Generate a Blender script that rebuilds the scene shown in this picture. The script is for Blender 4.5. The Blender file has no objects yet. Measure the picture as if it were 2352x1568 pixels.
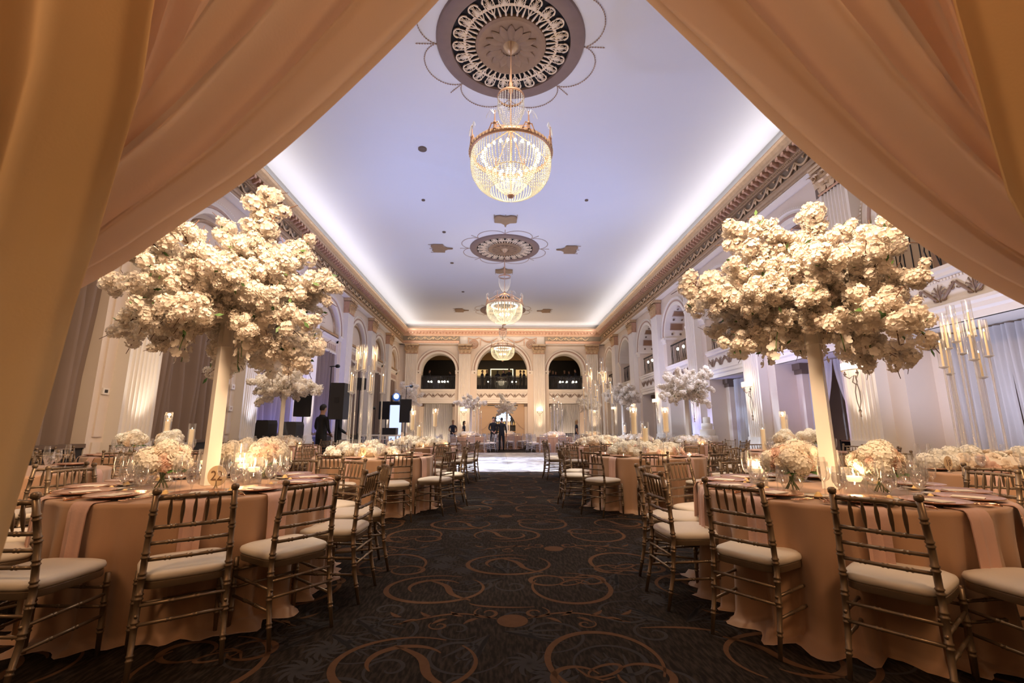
import bpy, bmesh, math, random
from math import sin, cos, pi, radians, atan2, sqrt, hypot
from mathutils import Vector, Matrix
random.seed(11)
SC = bpy.context.scene
COL = SC.collection
XC = .19                      # centre line of the ballroom

# ------------------------------------------------------------------ camera
cam = bpy.data.cameras.new('camera')
camo = bpy.data.objects.new('camera', cam); COL.objects.link(camo)
cam.sensor_width = 36; cam.lens = 1045 / 2352 * 36
cam.clip_start = .05; cam.clip_end = 200
camo.location = (0, 0, 1.21)
camo.rotation_euler = (radians(90 + 10.78), 0, radians(-1.56))
cam.dof.use_dof = True; cam.dof.focus_distance = 4.0; cam.dof.aperture_fstop = 3.6
SC.camera = camo
SC.view_settings.view_transform = 'Standard'
SC.view_settings.look = 'None'
SC.view_settings.gamma = 1
SC.view_settings.use_curve_mapping = False
SC.view_settings.exposure = 0.0
try:
    SC.cycles.max_bounces = 7; SC.cycles.diffuse_bounces = 3; SC.cycles.glossy_bounces = 3
    SC.cycles.transmission_bounces = 4; SC.cycles.transparent_max_bounces = 24
    SC.cycles.sample_clamp_indirect = 4; SC.cycles.use_denoising = True
    SC.cycles.caustics_reflective = False; SC.cycles.caustics_refractive = False
except Exception: pass

def lin(c):
    return tuple(((v / 255) / 12.92 if v / 255 <= .04045 else ((v / 255 + .055) / 1.055) ** 2.4) for v in c)

# ------------------------------------------------------------------ world: the dim warm lobby light behind the camera
w = bpy.data.worlds.new('lobby_light'); SC.world = w; w.use_nodes = True
w.node_tree.nodes['Background'].inputs[0].default_value = (.95, .56, .31, 1)
w.node_tree.nodes['Background'].inputs[1].default_value = .11

def light(kind, name, loc, energy, color, target=None, **kw):
    l = bpy.data.lights.new(name, kind); l.energy = energy; l.color = color
    for k, v in kw.items(): setattr(l, k, v)
    o = bpy.data.objects.new(name, l); COL.objects.link(o); o.location = loc
    if target is not None:
        o.rotation_euler = (Vector(target) - Vector(loc)).to_track_quat('-Z', 'Y').to_euler()
    return o
WARM = (1, .80, .58); AMBER = (1, .60, .30); COOL = (.42, .50, 1.0); WHITE = (1, .93, .84)
PY = [1.2 + 4.15 * k for k in range(8)]          # pilaster positions along the hall: 1.2 ... 30.25
BY = [3.275 + 4.15 * k for k in range(8)]        # bay centres
WY = 34.0                                        # end wall
# lobby lamp behind and above the camera, plus added side lamps grazing the drapes
light('AREA', 'lobby_and_drape_fill', (0.3, -1.6, 3.4), 16, (1, .60, .33), (0, 2.6, 1.6), shape='DISK', size=1.6)
light('AREA', 'lobby_and_drape_fill', (-2.7, .2, 3.6), 44, (1, .60, .32), (-.7, 1.5, 2.3), shape='DISK', size=.9)
light('AREA', 'lobby_and_drape_fill', (3.0, .2, 3.6), 44, (1, .60, .32), (1.0, 1.5, 2.3), shape='DISK', size=.9)
# warm soft lights added above the entrance to brighten the front blossom globes
for s, tx, ty in ((-1, -2.27, 3.8), (1, 2.45, 3.4)):
    l_ = light('AREA', 'blossom_fill_light', (XC + s * 1.0, 1.75, 5.2), 22, (1, .68, .42), (tx, ty, 2.5), shape='DISK', size=1.1); l_.data.spread = radians(48)
    l_ = light('AREA', 'blossom_fill_light', (XC + s * .9, 1.8, 3.65), 33, (1, .68, .42), (tx, ty, 2.3), shape='DISK', size=.8); l_.data.spread = radians(60)
for s in (-1, 1): light('SPOT', 'wall_fill_flood', (XC + s * 1.2, 1.7, 6.0), 1300 if s < 0 else 700, (1, .66, .38), (XC + s * 7.6, 7.5, 1.8), spot_size=radians(75), spot_blend=1, shadow_soft_size=.3)  # added warm floods lifting the near side walls
o = light('AREA', 'cove_and_fill_strip', (XC, 32.9, 7.75), 90, (1, .88, .76), shape='RECTANGLE', size=13.5, size_y=.05); o.rotation_euler = (pi - radians(42), 0, 0)  # added strip in mid-air before the end cornice, lighting the ceiling
# cove strips behind the cornice lip, with an added unseen strip floating outside it
for s in (-1, 1):
    o = light('AREA', 'cove_and_fill_strip', (XC + s * 6.78, 17.3, 8.0), 160, (1, .93, .88), shape='RECTANGLE', size=.05, size_y=32); o.rotation_euler = (pi, s * radians(-30), 0)
    o = light('AREA', 'cove_and_fill_strip', (XC + s * 7.36, 17.3, 8.6), 30, (1, .93, .86), shape='RECTANGLE', size=.10, size_y=32)
    o.rotation_euler = (pi, s * radians(-25), 0)
o = light('AREA', 'cove_and_fill_strip', (XC, 33.62, 8.6), 20, (1, .90, .80), shape='RECTANGLE', size=14, size_y=.10); o.rotation_euler = (pi - radians(20), 0, 0)
# blue stage wash on the ceiling
for x, y, e in [(-4.6, 13.2, 330), (5.4, 14.6, 330), (-4.6, 8.6, 210), (5.6, 8.4, 170), (-5.2, 21, 170), (5.6, 21.5, 170)]:
    light('SPOT', 'blue_wash', (x, y, 2.6), e * 1.9, (.42, .52, 1), (XC + (x - XC) * .02, y + .5, 8.8), spot_size=radians(104), spot_blend=1, shadow_soft_size=.12)
# ------------------------------------------------------------------ materials
MATS = {}
def mat(name, col, rough=.6, metal=0., bump=0., bscale=40., var=0., vscale=8., sheen=0., emit=None, estr=0., trans=0., spec=.5, coat=0.):
    if name in MATS: return MATS[name]
    m = bpy.data.materials.new(name); m.use_nodes = True; nt = m.node_tree; N = nt.nodes; L = nt.links
    b = N['Principled BSDF']; col = tuple(col) + (1,) if len(col) == 3 else col
    b.inputs['Base Color'].default_value = col; b.inputs['Roughness'].default_value = rough; b.inputs['Metallic'].default_value = metal
    b.inputs['Specular IOR Level'].default_value = spec
    if sheen: b.inputs['Sheen Weight'].default_value = sheen
    if coat: b.inputs['Coat Weight'].default_value = coat
    tc = None
    if bump or var:
        tc = N.new('ShaderNodeTexCoord')
    if var:
        n = N.new('ShaderNodeTexNoise'); n.inputs['Scale'].default_value = vscale; n.inputs['Detail'].default_value = 4
        L.new(tc.outputs['Object'], n.inputs['Vector'])
        mx = N.new('ShaderNodeMix'); mx.data_type = 'RGBA'; mx.blend_type = 'MIX'
        mx.inputs[6].default_value = tuple(c * (1 - var) for c in col[:3]) + (1,); mx.inputs[7].default_value = tuple(min(1, c * (1 + var)) for c in col[:3]) + (1,)
        L.new(n.outputs['Fac'], mx.inputs[0]); L.new(mx.outputs[2], b.inputs['Base Color'])
    if bump:
        n2 = N.new('ShaderNodeTexNoise'); n2.inputs['Scale'].default_value = bscale; n2.inputs['Detail'].default_value = 3
        L.new(tc.outputs['Object'], n2.inputs['Vector'])
        bp = N.new('ShaderNodeBump'); bp.inputs['Strength'].default_value = bump; bp.inputs['Distance'].default_value = .01
        L.new(n2.outputs['Fac'], bp.inputs['Height']); L.new(bp.outputs['Normal'], b.inputs['Normal'])
    if emit: b.inputs['Emission Color'].default_value = tuple(emit) + (1,); b.inputs['Emission Strength'].default_value = estr
    if trans:
        t = N.new('ShaderNodeBsdfTranslucent'); t.inputs['Color'].default_value = col
        ms = N.new('ShaderNodeMixShader'); ms.inputs[0].default_value = trans
        L.new(b.outputs[0], ms.inputs[1]); L.new(t.outputs[0], ms.inputs[2]); L.new(ms.outputs[0], N['Material Output'].inputs[0])
    MATS[name] = m
    return m
def glassm(name, tint=(1, 1, 1), refl=.95, rough=.02, base=.06, edge_white=.25):
    if name in MATS: return MATS[name]
    m = bpy.data.materials.new(name); m.use_nodes = True; nt = m.node_tree; N = nt.nodes; L = nt.links
    N.remove(N['Principled BSDF'])
    t = N.new('ShaderNodeBsdfTransparent'); t.inputs[0].default_value = tint + (1,)
    g = N.new('ShaderNodeBsdfGlossy'); g.inputs['Roughness'].default_value = rough; g.inputs[0].default_value = (refl, refl, refl, 1)
    lw = N.new('ShaderNodeLayerWeight'); lw.inputs[0].default_value = .38
    mr = N.new('ShaderNodeMapRange'); mr.inputs[3].default_value = base; mr.inputs[4].default_value = .75
    L.new(lw.outputs['Facing'], mr.inputs[0])
    df_ = N.new('ShaderNodeBsdfDiffuse'); df_.inputs[0].default_value = (.9, .88, .86, 1); g2 = N.new('ShaderNodeMixShader'); g2.inputs[0].default_value = edge_white; L.new(g.outputs[0], g2.inputs[1]); L.new(df_.outputs[0], g2.inputs[2])  # white diffuse towards the edges stands in for glass highlights
    ms = N.new('ShaderNodeMixShader'); L.new(mr.outputs[0], ms.inputs[0]); L.new(t.outputs[0], ms.inputs[1]); L.new(g2.outputs[0], ms.inputs[2])
    L.new(ms.outputs[0], N['Material Output'].inputs[0]); MATS[name] = m
    return m
def emat(name, col, s):
    if name in MATS: return MATS[name]
    m = bpy.data.materials.new(name); m.use_nodes = True; nt = m.node_tree; N = nt.nodes
    N.remove(N['Principled BSDF']); e = N.new('ShaderNodeEmission'); e.inputs[0].default_value = tuple(col) + (1,); e.inputs[1].default_value = s
    nt.links.new(e.outputs[0], N['Material Output'].inputs[0]); MATS[name] = m
    return m
M_wall = mat('cream_plaster', (.78, .67, .57), .7, var=.05, vscale=2, bump=.08, bscale=60)
M_white = mat('white_plaster', (.86, .80, .73), .6, var=.03, vscale=3)
M_rose = mat('rose_brown_moulding', (.44, .30, .24), .5, var=.12, vscale=6)
M_gold = mat('antique_gold_moulding', (.42, .29, .18), .42, metal=.45, var=.25, vscale=9, bump=.2, bscale=30)
M_goldlt = mat('bright_gilding', (.66, .48, .30), .35, metal=.5, var=.15, vscale=14)
M_cap = mat('copper_gilding', (.60, .36, .24), .42, metal=.35, var=.2, vscale=10)
M_frz = mat('bronze_frieze_ground', (.25, .19, .13), .6, var=.2, vscale=5)
M_ceil = mat('ceiling_plaster', (.80, .81, .86), .85)
M_coffer = mat('brown_coffer_panel', (.30, .17, .10), .5, var=.15)
M_brown = mat('dark_bronze_cap', (.15, .10, .07), .5)
M_dark = mat('dark_panelling', (.025, .022, .022), .5)
M_iron = mat('black_iron', (.012, .012, .015), .45, metal=.3)
M_blk = mat('black_speaker_cabinet', (.012, .012, .016), .55, bump=.2, bscale=200)
M_chair = mat('champagne_gold_lacquer', (.27, .19, .12), .36, metal=.55, var=.15, vscale=25)
M_chairw = mat('silver_white_lacquer', (.55, .52, .52), .4, metal=.2)
M_seat = mat('ivory_seat_vinyl', (.88, .77, .63), .5, bump=.12, bscale=14, spec=.3)
M_cloth = mat('rose_gold_satin', (.53, .31, .18), .48, sheen=.35, bump=.05, bscale=160, spec=.35)
M_cloth2 = mat('lavender_lit_satin', (.60, .47, .42), .5, sheen=.3)
M_nap = mat('blush_damask_napkin', (.68, .42, .33), .55, sheen=.3, bump=.15, bscale=60)
M_charger = mat('rose_gold_glass_charger', (.78, .46, .34), .22, metal=.7)
M_card = mat('ivory_card', (.80, .72, .62), .6)
M_china = mat('white_china', (.80, .74, .66), .25)
M_butter = mat('butter_curl', (.85, .58, .25), .5)
M_cut = mat('rose_gold_flatware', (.75, .45, .30), .22, metal=1)
M_glass = glassm('clear_glass', base=.10)
M_acr = glassm('clear_acrylic', tint=(.97, .97, 1.0), base=.36, rough=.12, edge_white=.6)
M_water = glassm('water_in_glass', tint=(.93, .93, .95), base=.12)
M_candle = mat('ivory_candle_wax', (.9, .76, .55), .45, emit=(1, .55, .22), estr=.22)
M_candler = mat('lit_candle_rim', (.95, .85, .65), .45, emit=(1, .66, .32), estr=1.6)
M_flame = emat('candle_flame', (1, .74, .42), 22)
M_bulb = emat('chandelier_bulb', (1, .86, .60), 13)
M_cryst = mat('glowing_crystal_bead', (.70, .66, .52), .12, spec=1, emit=(1, .86, .54), estr=.28)  # emission stands in for bulb light refracted through the beads
M_crystd = mat('unlit_crystal_bead', (.75, .75, .74), .1, spec=1)
M_petal = mat('ivory_blossom_petal', (.95, .88, .80), .65, trans=.5, spec=.2)
M_petal2 = mat('cream_rose_petal', (.90, .76, .60), .6, trans=.3, spec=.2)
M_petalb = mat('blush_rose_petal', (.86, .62, .50), .6, trans=.3, spec=.2)
M_hyd = mat('white_hydrangea_petal', (.93, .86, .74), .65, trans=.3, spec=.2)
M_twig = mat('brown_twig', (.13, .06, .035), .7)
M_leaf = mat('green_leaf', (.07, .16, .04), .5, trans=.2)
M_stem = mat('green_stem', (.10, .17, .05), .5)
M_ped = mat('glossy_white_pedestal', (.86, .80, .72), .25, trans=.12)
M_skin = mat('skin', (.50, .28, .19), .5)
M_hair = mat('dark_hair', (.02, .014, .01), .6)
M_hairb = mat('blonde_hair', (.35, .22, .10), .6)
M_suit = mat('black_suit_cloth', (.010, .010, .013), .8)
M_navy = mat('navy_cloth', (.012, .014, .035), .8)
M_shirt = mat('white_shirt', (.7, .7, .72), .7)

def curtain_mat(name, col, trans=.3):
    return mat(name, col, .8, var=.06, vscale=3, trans=trans, spec=.15, bump=.1, bscale=120)
M_curt = curtain_mat('taupe_curtain', (.27, .20, .165), .1)
M_sheer = curtain_mat('white_voile', (.78, .76, .76), .4)
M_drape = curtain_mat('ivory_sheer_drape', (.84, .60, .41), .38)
M_drape2 = curtain_mat('ochre_lit_sheer_drape', (.78, .54, .28), .38)  # same sheer as the swags; ochre light painted into the colour

# ------------------------------------------------------------------ mesh builder
class MB:
    def __init__(s, T=None): s.v = []; s.f = []; s.m = []; s.T = T; s.cur = 0
    def p(s, x, y, z):
        q = s.T(x, y, z) if s.T else (x, y, z)
        s.v.append(tuple(q)); return len(s.v) - 1
    def face(s, idx): s.f.append(tuple(idx)); s.m.append(s.cur)
    def poly(s, pts): s.face([s.p(*q) for q in pts])
    def box(s, x0, y0, z0, x1, y1, z1):
        i = [s.p(x, y, z) for z in (z0, z1) for y in (y0, y1) for x in (x0, x1)]
        for q in ((0, 2, 3, 1), (4, 5, 7, 6), (0, 1, 5, 4), (2, 6, 7, 3), (0, 4, 6, 2), (1, 3, 7, 5)): s.face([i[k] for k in q])
    def loft(s, rings, closed=True, cap0=False, cap1=False):
        R = [[s.p(*q) for q in r] for r in rings]; n = len(R[0])
        for a, b in zip(R, R[1:]):
            for k in range(n if closed else n - 1):
                k2 = (k + 1) % n; s.face((a[k], a[k2], b[k2], b[k]))
        if cap0: s.face(R[0][::-1])
        if cap1: s.face(R[-1])
        return R
    def lathe(s, prof, seg=16, c=(0, 0, 0), cap0=True, cap1=True):
        s.loft([[(c[0] + r * cos(2 * pi * k / seg), c[1] + r * sin(2 * pi * k / seg), c[2] + z) for k in range(seg)] for r, z in prof], True, cap0 and prof[0][0] > 1e-4, cap1 and prof[-1][0] > 1e-4)
    def tube(s, pts, rad, seg=6, cap=True):
        pts = [Vector(p) for p in pts]; n = len(pts)
        if not hasattr(rad, '__len__'): rad = [rad] * n
        rings = []; up = None
        for i, p in enumerate(pts):
            d = (pts[min(i + 1, n - 1)] - pts[max(i - 1, 0)]).normalized()
            if up is None: up = d.orthogonal().normalized()
            up = (up - d * up.dot(d)); up = up.normalized() if up.length > 1e-6 else d.orthogonal().normalized()
            sd = d.cross(up)
            rings.append([tuple(p + up * (rad[i] * cos(2 * pi * k / seg)) + sd * (rad[i] * sin(2 * pi * k / seg))) for k in range(seg)])
        s.loft(rings, True, cap, cap)
    def ball(s, c, r, seg=8, rings=5, sz=1.):
        prof = [(max(r * sin(pi * k / rings), 1e-5), -r * sz * cos(pi * k / rings)) for k in range(rings + 1)]
        s.lathe(prof, seg, c, False, False)
    def quadp(s, c, a, b):   # quad centred c spanned by vectors
        c, a, b = Vector(c), Vector(a), Vector(b); s.poly([tuple(c - a - b), tuple(c + a - b), tuple(c + a + b), tuple(c - a + b)])
    def mesh(s, name, mats, smooth=True, angle=None):
        me = bpy.data.meshes.new(name); me.from_pydata(s.v, [], s.f)
        for mm in (mats if isinstance(mats, (list, tuple)) else [mats]): me.materials.append(mm)
        me.polygons.foreach_set('material_index', s.m)
        me.polygons.foreach_set('use_smooth', [smooth] * len(s.f))
        me.update()
        bm = bmesh.new(); bm.from_mesh(me); bmesh.ops.recalc_face_normals(bm, faces=bm.faces)
        if angle and smooth:
            for e in bm.edges:
                if len(e.link_faces) == 2 and e.calc_face_angle(0) > angle: e.smooth = False
        bm.to_mesh(me); bm.free()
        return me
    def build(s, name, mats, parent=None, smooth=True, angle=.6, loc=None):
        return put(s.mesh(name, mats, smooth, angle), name, parent, loc)
def put(me, name, parent=None, loc=None, rz=0, scale=None):
    o = bpy.data.objects.new(name, me); COL.objects.link(o)
    if parent is not None: o.parent = parent
    if loc is not None: o.location = loc
    if rz: o.rotation_euler = (0, 0, rz)
    if scale is not None: o.scale = scale if hasattr(scale, '__len__') else (scale,) * 3
    return o
def tag(o, label, cat, group=None, kind=None):
    if label: o['label'] = label
    if cat: o['category'] = cat
    if group: o['group'] = group
    if kind: o['kind'] = kind
    return o
def thing(name, loc, label, cat, group=None, rz=0):
    o = bpy.data.objects.new(name, None); COL.objects.link(o); o.location = loc; o.rotation_euler = (0, 0, rz)
    o.empty_display_size = .1
    return tag(o, label, cat, group)
def struct(o): o['kind'] = 'structure'; return o
def stuff(o): o['kind'] = 'stuff'; return o
def copy_tree(o, parent=None, keep=True):
    c = o.copy(); COL.objects.link(c)
    if parent is not None: c.parent = parent
    for ch in KIDS.get(o.name, []): copy_tree(ch, c)
    return c
KIDS = {}
def index(o):
    KIDS[o.name] = list(o.children)
    for ch in o.children: index(ch)
def place(proto, loc, rz, label, cat, group=None, tilt=None, scale=None):
    c = copy_tree(proto); c.location = loc; c.rotation_euler = (tilt[0] if tilt else 0, tilt[1] if tilt else 0, rz)
    if scale: c.scale = (scale,) * 3
    tag(c, label, cat, group); return c
PROTOS = []
def proto(o): index(o); PROTOS.append(o); return o
# ------------------------------------------------------------------ the room
HW = 7.75       # half width, wall plane
TL = lambda u, z, w: (XC - HW + w, u, z)
TR = lambda u, z, w: (XC + HW - w, u, z)
TE = lambda u, z, w: (XC + u, WY - w, z)
ZS, ZCORN, ZCEIL = 5.45, 7.42, 8.85
# carpet ------------------------------------------------
def carpet_material():
    m = bpy.data.materials.new('dark_patterned_carpet'); m.use_nodes = True; nt = m.node_tree; N = nt.nodes; L = nt.links
    b = N['Principled BSDF']; b.inputs['Roughness'].default_value = .95; b.inputs['Specular IOR Level'].default_value = .1
    tc = N.new('ShaderNodeTexCoord')
    n = N.new('ShaderNodeTexNoise'); n.inputs['Scale'].default_value = 55; n.inputs['Detail'].default_value = 5
    mp = N.new('ShaderNodeMapping'); mp.inputs['Scale'].default_value = (1, .22, 1); mp.inputs['Rotation'].default_value = (0, 0, .5)
    L.new(tc.outputs['Object'], mp.inputs[0]); L.new(mp.outputs[0], n.inputs['Vector'])
    r = N.new('ShaderNodeValToRGB'); r.color_ramp.elements[0].position = .42; r.color_ramp.elements[1].position = .68
    r.color_ramp.elements[0].color = (.015, .010, .007, 1); r.color_ramp.elements[1].color = (.044, .031, .022, 1)
    L.new(n.outputs['Fac'], r.inputs[0]); L.new(r.outputs[0], b.inputs['Base Color'])
    bp = N.new('ShaderNodeBump'); bp.inputs['Strength'].default_value = .4; bp.inputs['Distance'].default_value = .004
    n2 = N.new('ShaderNodeTexNoise'); n2.inputs['Scale'].default_value = 300; L.new(tc.outputs['Object'], n2.inputs['Vector'])
    L.new(n2.outputs['Fac'], bp.inputs['Height']); L.new(bp.outputs[0], b.inputs['Normal'])
    return m
M_cpt = carpet_material()
M_scr = mat('copper_carpet_scroll', (.115, .058, .030), .95, spec=.05, var=.2, vscale=20)
M_scr2 = mat('grey_carpet_scroll', (.046, .040, .038), .95, spec=.05)
b = MB(); b.box(XC - 9.6, -3, -.1, XC + 9.6, WY + 5, 0)
floor = struct(b.build('floor', M_cpt, smooth=False))
def ribbon(b, pts, w0, w1, z=.0012, prof=None):
    n = len(pts); L = []; R = []
    for i, (x, y) in enumerate(pts):
        a = pts[max(0, i - 1)]; c = pts[min(n - 1, i + 1)]; dx, dy = c[0] - a[0], c[1] - a[1]; l = hypot(dx, dy) or 1
        t = i / (n - 1); wd = w0 + (w1 - w0) * (sin(pi * t) if prof is None else prof(t))
        L.append((x - dy / l * wd, y + dx / l * wd, z)); R.append((x + dy / l * wd, y - dx / l * wd, z))
    for i in range(n - 1): b.poly([L[i], R[i], R[i + 1], L[i + 1]])
def arc(cx, cy, rx, ry, a0, a1, n=40, rot=0):
    o = []
    for i in range(n + 1):
        a = radians(a0 + (a1 - a0) * i / n); x, y = rx * cos(a), ry * sin(a)
        o.append((cx + x * cos(rot) - y * sin(rot), cy + x * sin(rot) + y * cos(rot)))
    return o
def spiral(cx, cy, r0, r1, a0, a1, n=44):
    return [(cx + (r0 + (r1 - r0) * i / n) * cos(radians(a0 + (a1 - a0) * i / n)), cy + (r0 + (r1 - r0) * i / n) * sin(radians(a0 + (a1 - a0) * i / n))) for i in range(n + 1)]
def scroll_a():   # ring with two inner loops
    b = MB()
    ribbon(b, arc(0, 0, .30, .34, 150, 450), .006, .020)
    ribbon(b, arc(-.17, .16, .135, .12, -10, 330), .005, .020)
    ribbon(b, arc(.17, .17, .12, .11, 200, 520), .005, .018)
    ribbon(b, arc(.02, .10, .10, .045, 0, 360, rot=.5), .004, .012)
    ribbon(b, [(-.02, .16), (.05, .19), (.12, .15), (.17, .06)], .004, .010)
    return b.mesh('carpet_scroll', M_scr, False)
def scroll_b():   # ring crossed by a diagonal stroke
    b = MB()
    ribbon(b, arc(0, 0, .37, .30, 60, 400), .006, .021)
    ribbon(b, arc(.0, .02, .20, .17, 30, 215), .004, .022)
    ribbon(b, [(-.10 + .4 * t + .05 * sin(6 * t), .20 - .46 * t) for t in [k / 14 for k in range(15)]], .008, .026)
    ribbon(b, arc(.62, -.30, .34, .10, 190, 290), .004, .014)
    return b.mesh('carpet_scroll', M_scr, False)
def scroll_c():   # grey acanthus sprays
    b = MB()
    for sx in (-1, 1):
        ribbon(b, [(sx * (x), y) for x, y in spiral(.28, .1, .03, .24, 0, 500)], .004, .014)
        ribbon(b, [(sx * (x), y) for x, y in spiral(.20, -.2, .02, .15, 60, 480)], .004, .012)
        for k in range(5):
            a = .5 + .45 * k; ribbon(b, [(sx * (.05 + .1 * t * cos(a) + .25 * t), -.05 + .3 * t * sin(a)) for t in [j / 8 for j in range(9)]], .003, .014)
    for k in range(10):
        a = 2 * pi * k / 10; ribbon(b, [(t * .13 * cos(a + t), .35 + t * .13 * sin(a + t)) for t in [j / 6 for j in range(7)]], .003, .015)
    return b.mesh('carpet_scroll', M_scr2, False)
def scroll_d():   # copper rosette with leafy sprays
    b = MB()
    b.poly([(.10 * cos(a * .3491), .10 * sin(a * .3491), .0014) for a in range(18)])
    for sx in (-1, 1):
        ribbon(b, [(sx * x, y) for x, y in spiral(.16, .13, .02, .10, 0, 420)], .004, .012)
        ribbon(b, [(sx * (.1 + .65 * t), .03 + .09 * sin(4 * t)) for t in [j / 16 for j in range(17)]], .004, .013)
        for k in range(6):
            x = .22 + .1 * k; s2 = 1 if k % 2 else -1
            ribbon(b, [(sx * (x + .09 * t), .06 + s2 * (.02 + .08 * t * t)) for t in [j / 6 for j in range(7)]], .002, .017)
        ribbon(b, [(sx * x, y) for x, y in spiral(.46, -.06, .01, .07, 0, 400)], .003, .009)
    return b.mesh('carpet_scroll', M_scr, False)
SA, SB, SCm, SD = scroll_a(), scroll_b(), scroll_c(), scroll_d()
def put_scroll(me, x, y, rz, z=0):
    o = put(me, 'carpet_scroll', floor, (x, y, z), rz)
row = 0; y = 2.05
while y < 12.8:
    xs = 1.05; off = (row % 2) * .5
    k = -3
    while k <= 3:
        x = XC - .1 + (k + off * .9) * xs
        if abs(x - XC) < 3.1:
            t = (k + row) % 2
            if row % 3 == 2:
                if k % 2 == 0: put_scroll(SD, x, y, 0)
                else: put_scroll(SCm, x, y, pi * (k % 4 > 1), -.0004)
            else:
                put_scroll(SA if t else SB, x, y, random.choice((0, pi)) , 0)
                if (k + row) % 3 != 1 and abs(x - XC) < 2.6: put_scroll(SCm, x + .5, y + .3, random.random() * 6, -.0004)
        k += 1
    y += .62 if row % 3 != 1 else .52
    row += 1
# dance floor -----------------------------------------------------
def dance_material():
    m = bpy.data.materials.new('glossy_marbled_vinyl'); m.use_nodes = True; nt = m.node_tree; N = nt.nodes; L = nt.links
    b = N['Principled BSDF']; b.inputs['Roughness'].default_value = .30; b.inputs['Specular IOR Level'].default_value = .12; b.inputs['IOR'].default_value = 1.2
    tc = N.new('ShaderNodeTexCoord'); n = N.new('ShaderNodeTexNoise'); n.inputs['Scale'].default_value = 1.6; n.inputs['Detail'].default_value = 8; n.inputs['Distortion'].default_value = 2.2
    L.new(tc.outputs['Object'], n.inputs[0]); r = N.new('ShaderNodeValToRGB')
    r.color_ramp.elements[0].position = .35; r.color_ramp.elements[1].position = .62
    r.color_ramp.elements[0].color = (.36, .33, .32, 1); r.color_ramp.elements[1].color = (.82, .78, .74, 1)
    L.new(n.outputs[0], r.inputs[0]); L.new(r.outputs[0], b.inputs['Base Color']); return m
M_dance = dance_material()
df = thing('dance_floor', (XC + .1, 13.1, 0), 'glossy white marbled dance floor lit with blue and white streaks in mid hall', 'dance floor')
for i in range(6):
    for j in range(8):
        b = MB(); b.box(-3.6 + 1.2 * i + .003, 1.25 * j + .003, 0, -3.6 + 1.2 * (i + 1) - .003, 1.25 * (j + 1) - .003, .022); b.build('floor_panel', M_dance, df, False)
# ceiling ---------------------------------------------------------
b = MB(); b.box(XC - HW - .3, .6, ZCEIL, XC + HW + .3, WY + .2, ZCEIL + .2)
ceil = struct(b.build('ceiling', M_ceil, smooth=False))

def arch_pts(c, r, z, n=20): return [(c + r * cos(pi * k / n), z + r * sin(pi * k / n)) for k in range(n + 1)]
def arch_sheet(b, u0, u1, z1, c, r, zs, w):
    """wall sheet above the spring line between u0..u1 with a half-round hole"""
    P = arch_pts(c, r, zs)
    for (a, za), (e, ze) in zip(P, P[1:]): b.poly([(a, za, w), (e, ze, w), (e, z1, w), (a, z1, w)])
    b.poly([(c + r, zs, w), (u1, zs, w), (u1, z1, w), (c + r, z1, w)]); b.poly([(u0, zs, w), (c - r, zs, w), (c - r, z1, w), (u0, z1, w)])
def arch_reveal(b, c, r, zs, w0, w1):
    P = arch_pts(c, r, zs)
    for (a, za), (e, ze) in zip(P, P[1:]): b.poly([(a, za, w0), (e, ze, w0), (e, ze, w1), (a, za, w1)])
def arch_band(b, c, zs, prof, n=24, jamb=0):
    """moulding swept round an arch; prof = [(radius, w)]"""
    rings = []
    for k in range(n + 1):
        a = pi * k / n; rings.append([(c + rr * cos(a), zs + rr * sin(a), ww) for rr, ww in prof])
    b.loft(rings, False)
def bx(b, u0, z0, w0, u1, z1, w1): b.box(u0, z0, w0, u1, z1, w1)
def hprof(b, u0, u1, prof):        # horizontal moulding: prof = [(w, z)] from bottom to top
    b.loft([[(u0, z, w) for w, z in prof], [(u1, z, w) for w, z in prof]], False)
    for u in (u0, u1): b.poly([(u, z, w) for w, z in prof] + [(u, prof[-1][1], 0), (u, prof[0][1], 0)])

# pilasters and capitals (local: u along wall, z, w out of the wall) --------
def swap(T, cu):   # local (x=u, y=w, z) object frame -> world placement matrix of an object whose axes are (u, w, z)
    o = Vector(T(cu, 0, 0)); ex = Vector(T(cu + 1, 0, 0)) - o; ey = Vector(T(cu, 0, 1)) - o
    return Matrix(((ex.x, ey.x, 0, o.x), (ex.y, ey.y, 0, o.y), (0, 0, 1, 0), (0, 0, 0, 1)))
def fluted(wd=.85, dp=.26, fl=7):
    pts = [(-wd / 2, 0), (-wd / 2, dp)]
    m = .06; fw = (wd - 2 * m) / fl
    for k in range(fl):
        x0 = -wd / 2 + m + k * fw + .012; x1 = x0 + fw - .024
        pts.append((x0, dp))
        for j in range(1, 6): a = pi * j / 6; pts.append(((x0 + x1) / 2 - (x1 - x0) / 2 * cos(a), dp - .05 * sin(a)))
        pts.append((x1, dp))
    pts += [(wd / 2, dp), (wd / 2, 0)]
    return pts
def pilaster_mesh(lo=.95, hi=6.68):
    b = MB(); P = fluted(); b.loft([[(x, y, z) for x, y in P] for z in (lo, hi)], False)
    return b.mesh('shaft', M_white, True, .5)
ME_shaft = pilaster_mesh()
def m_base():
    b = MB(); b.box(-.50, 0, 0, .50, .34, .72); b.box(-.53, 0, 0, .53, .37, .16); b.box(-.47, 0, .72, .47, .31, .80); b.box(-.45, 0, .80, .45, .29, .95)
    return b.mesh('plinth', M_white, False)
ME_base = m_base()
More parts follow.
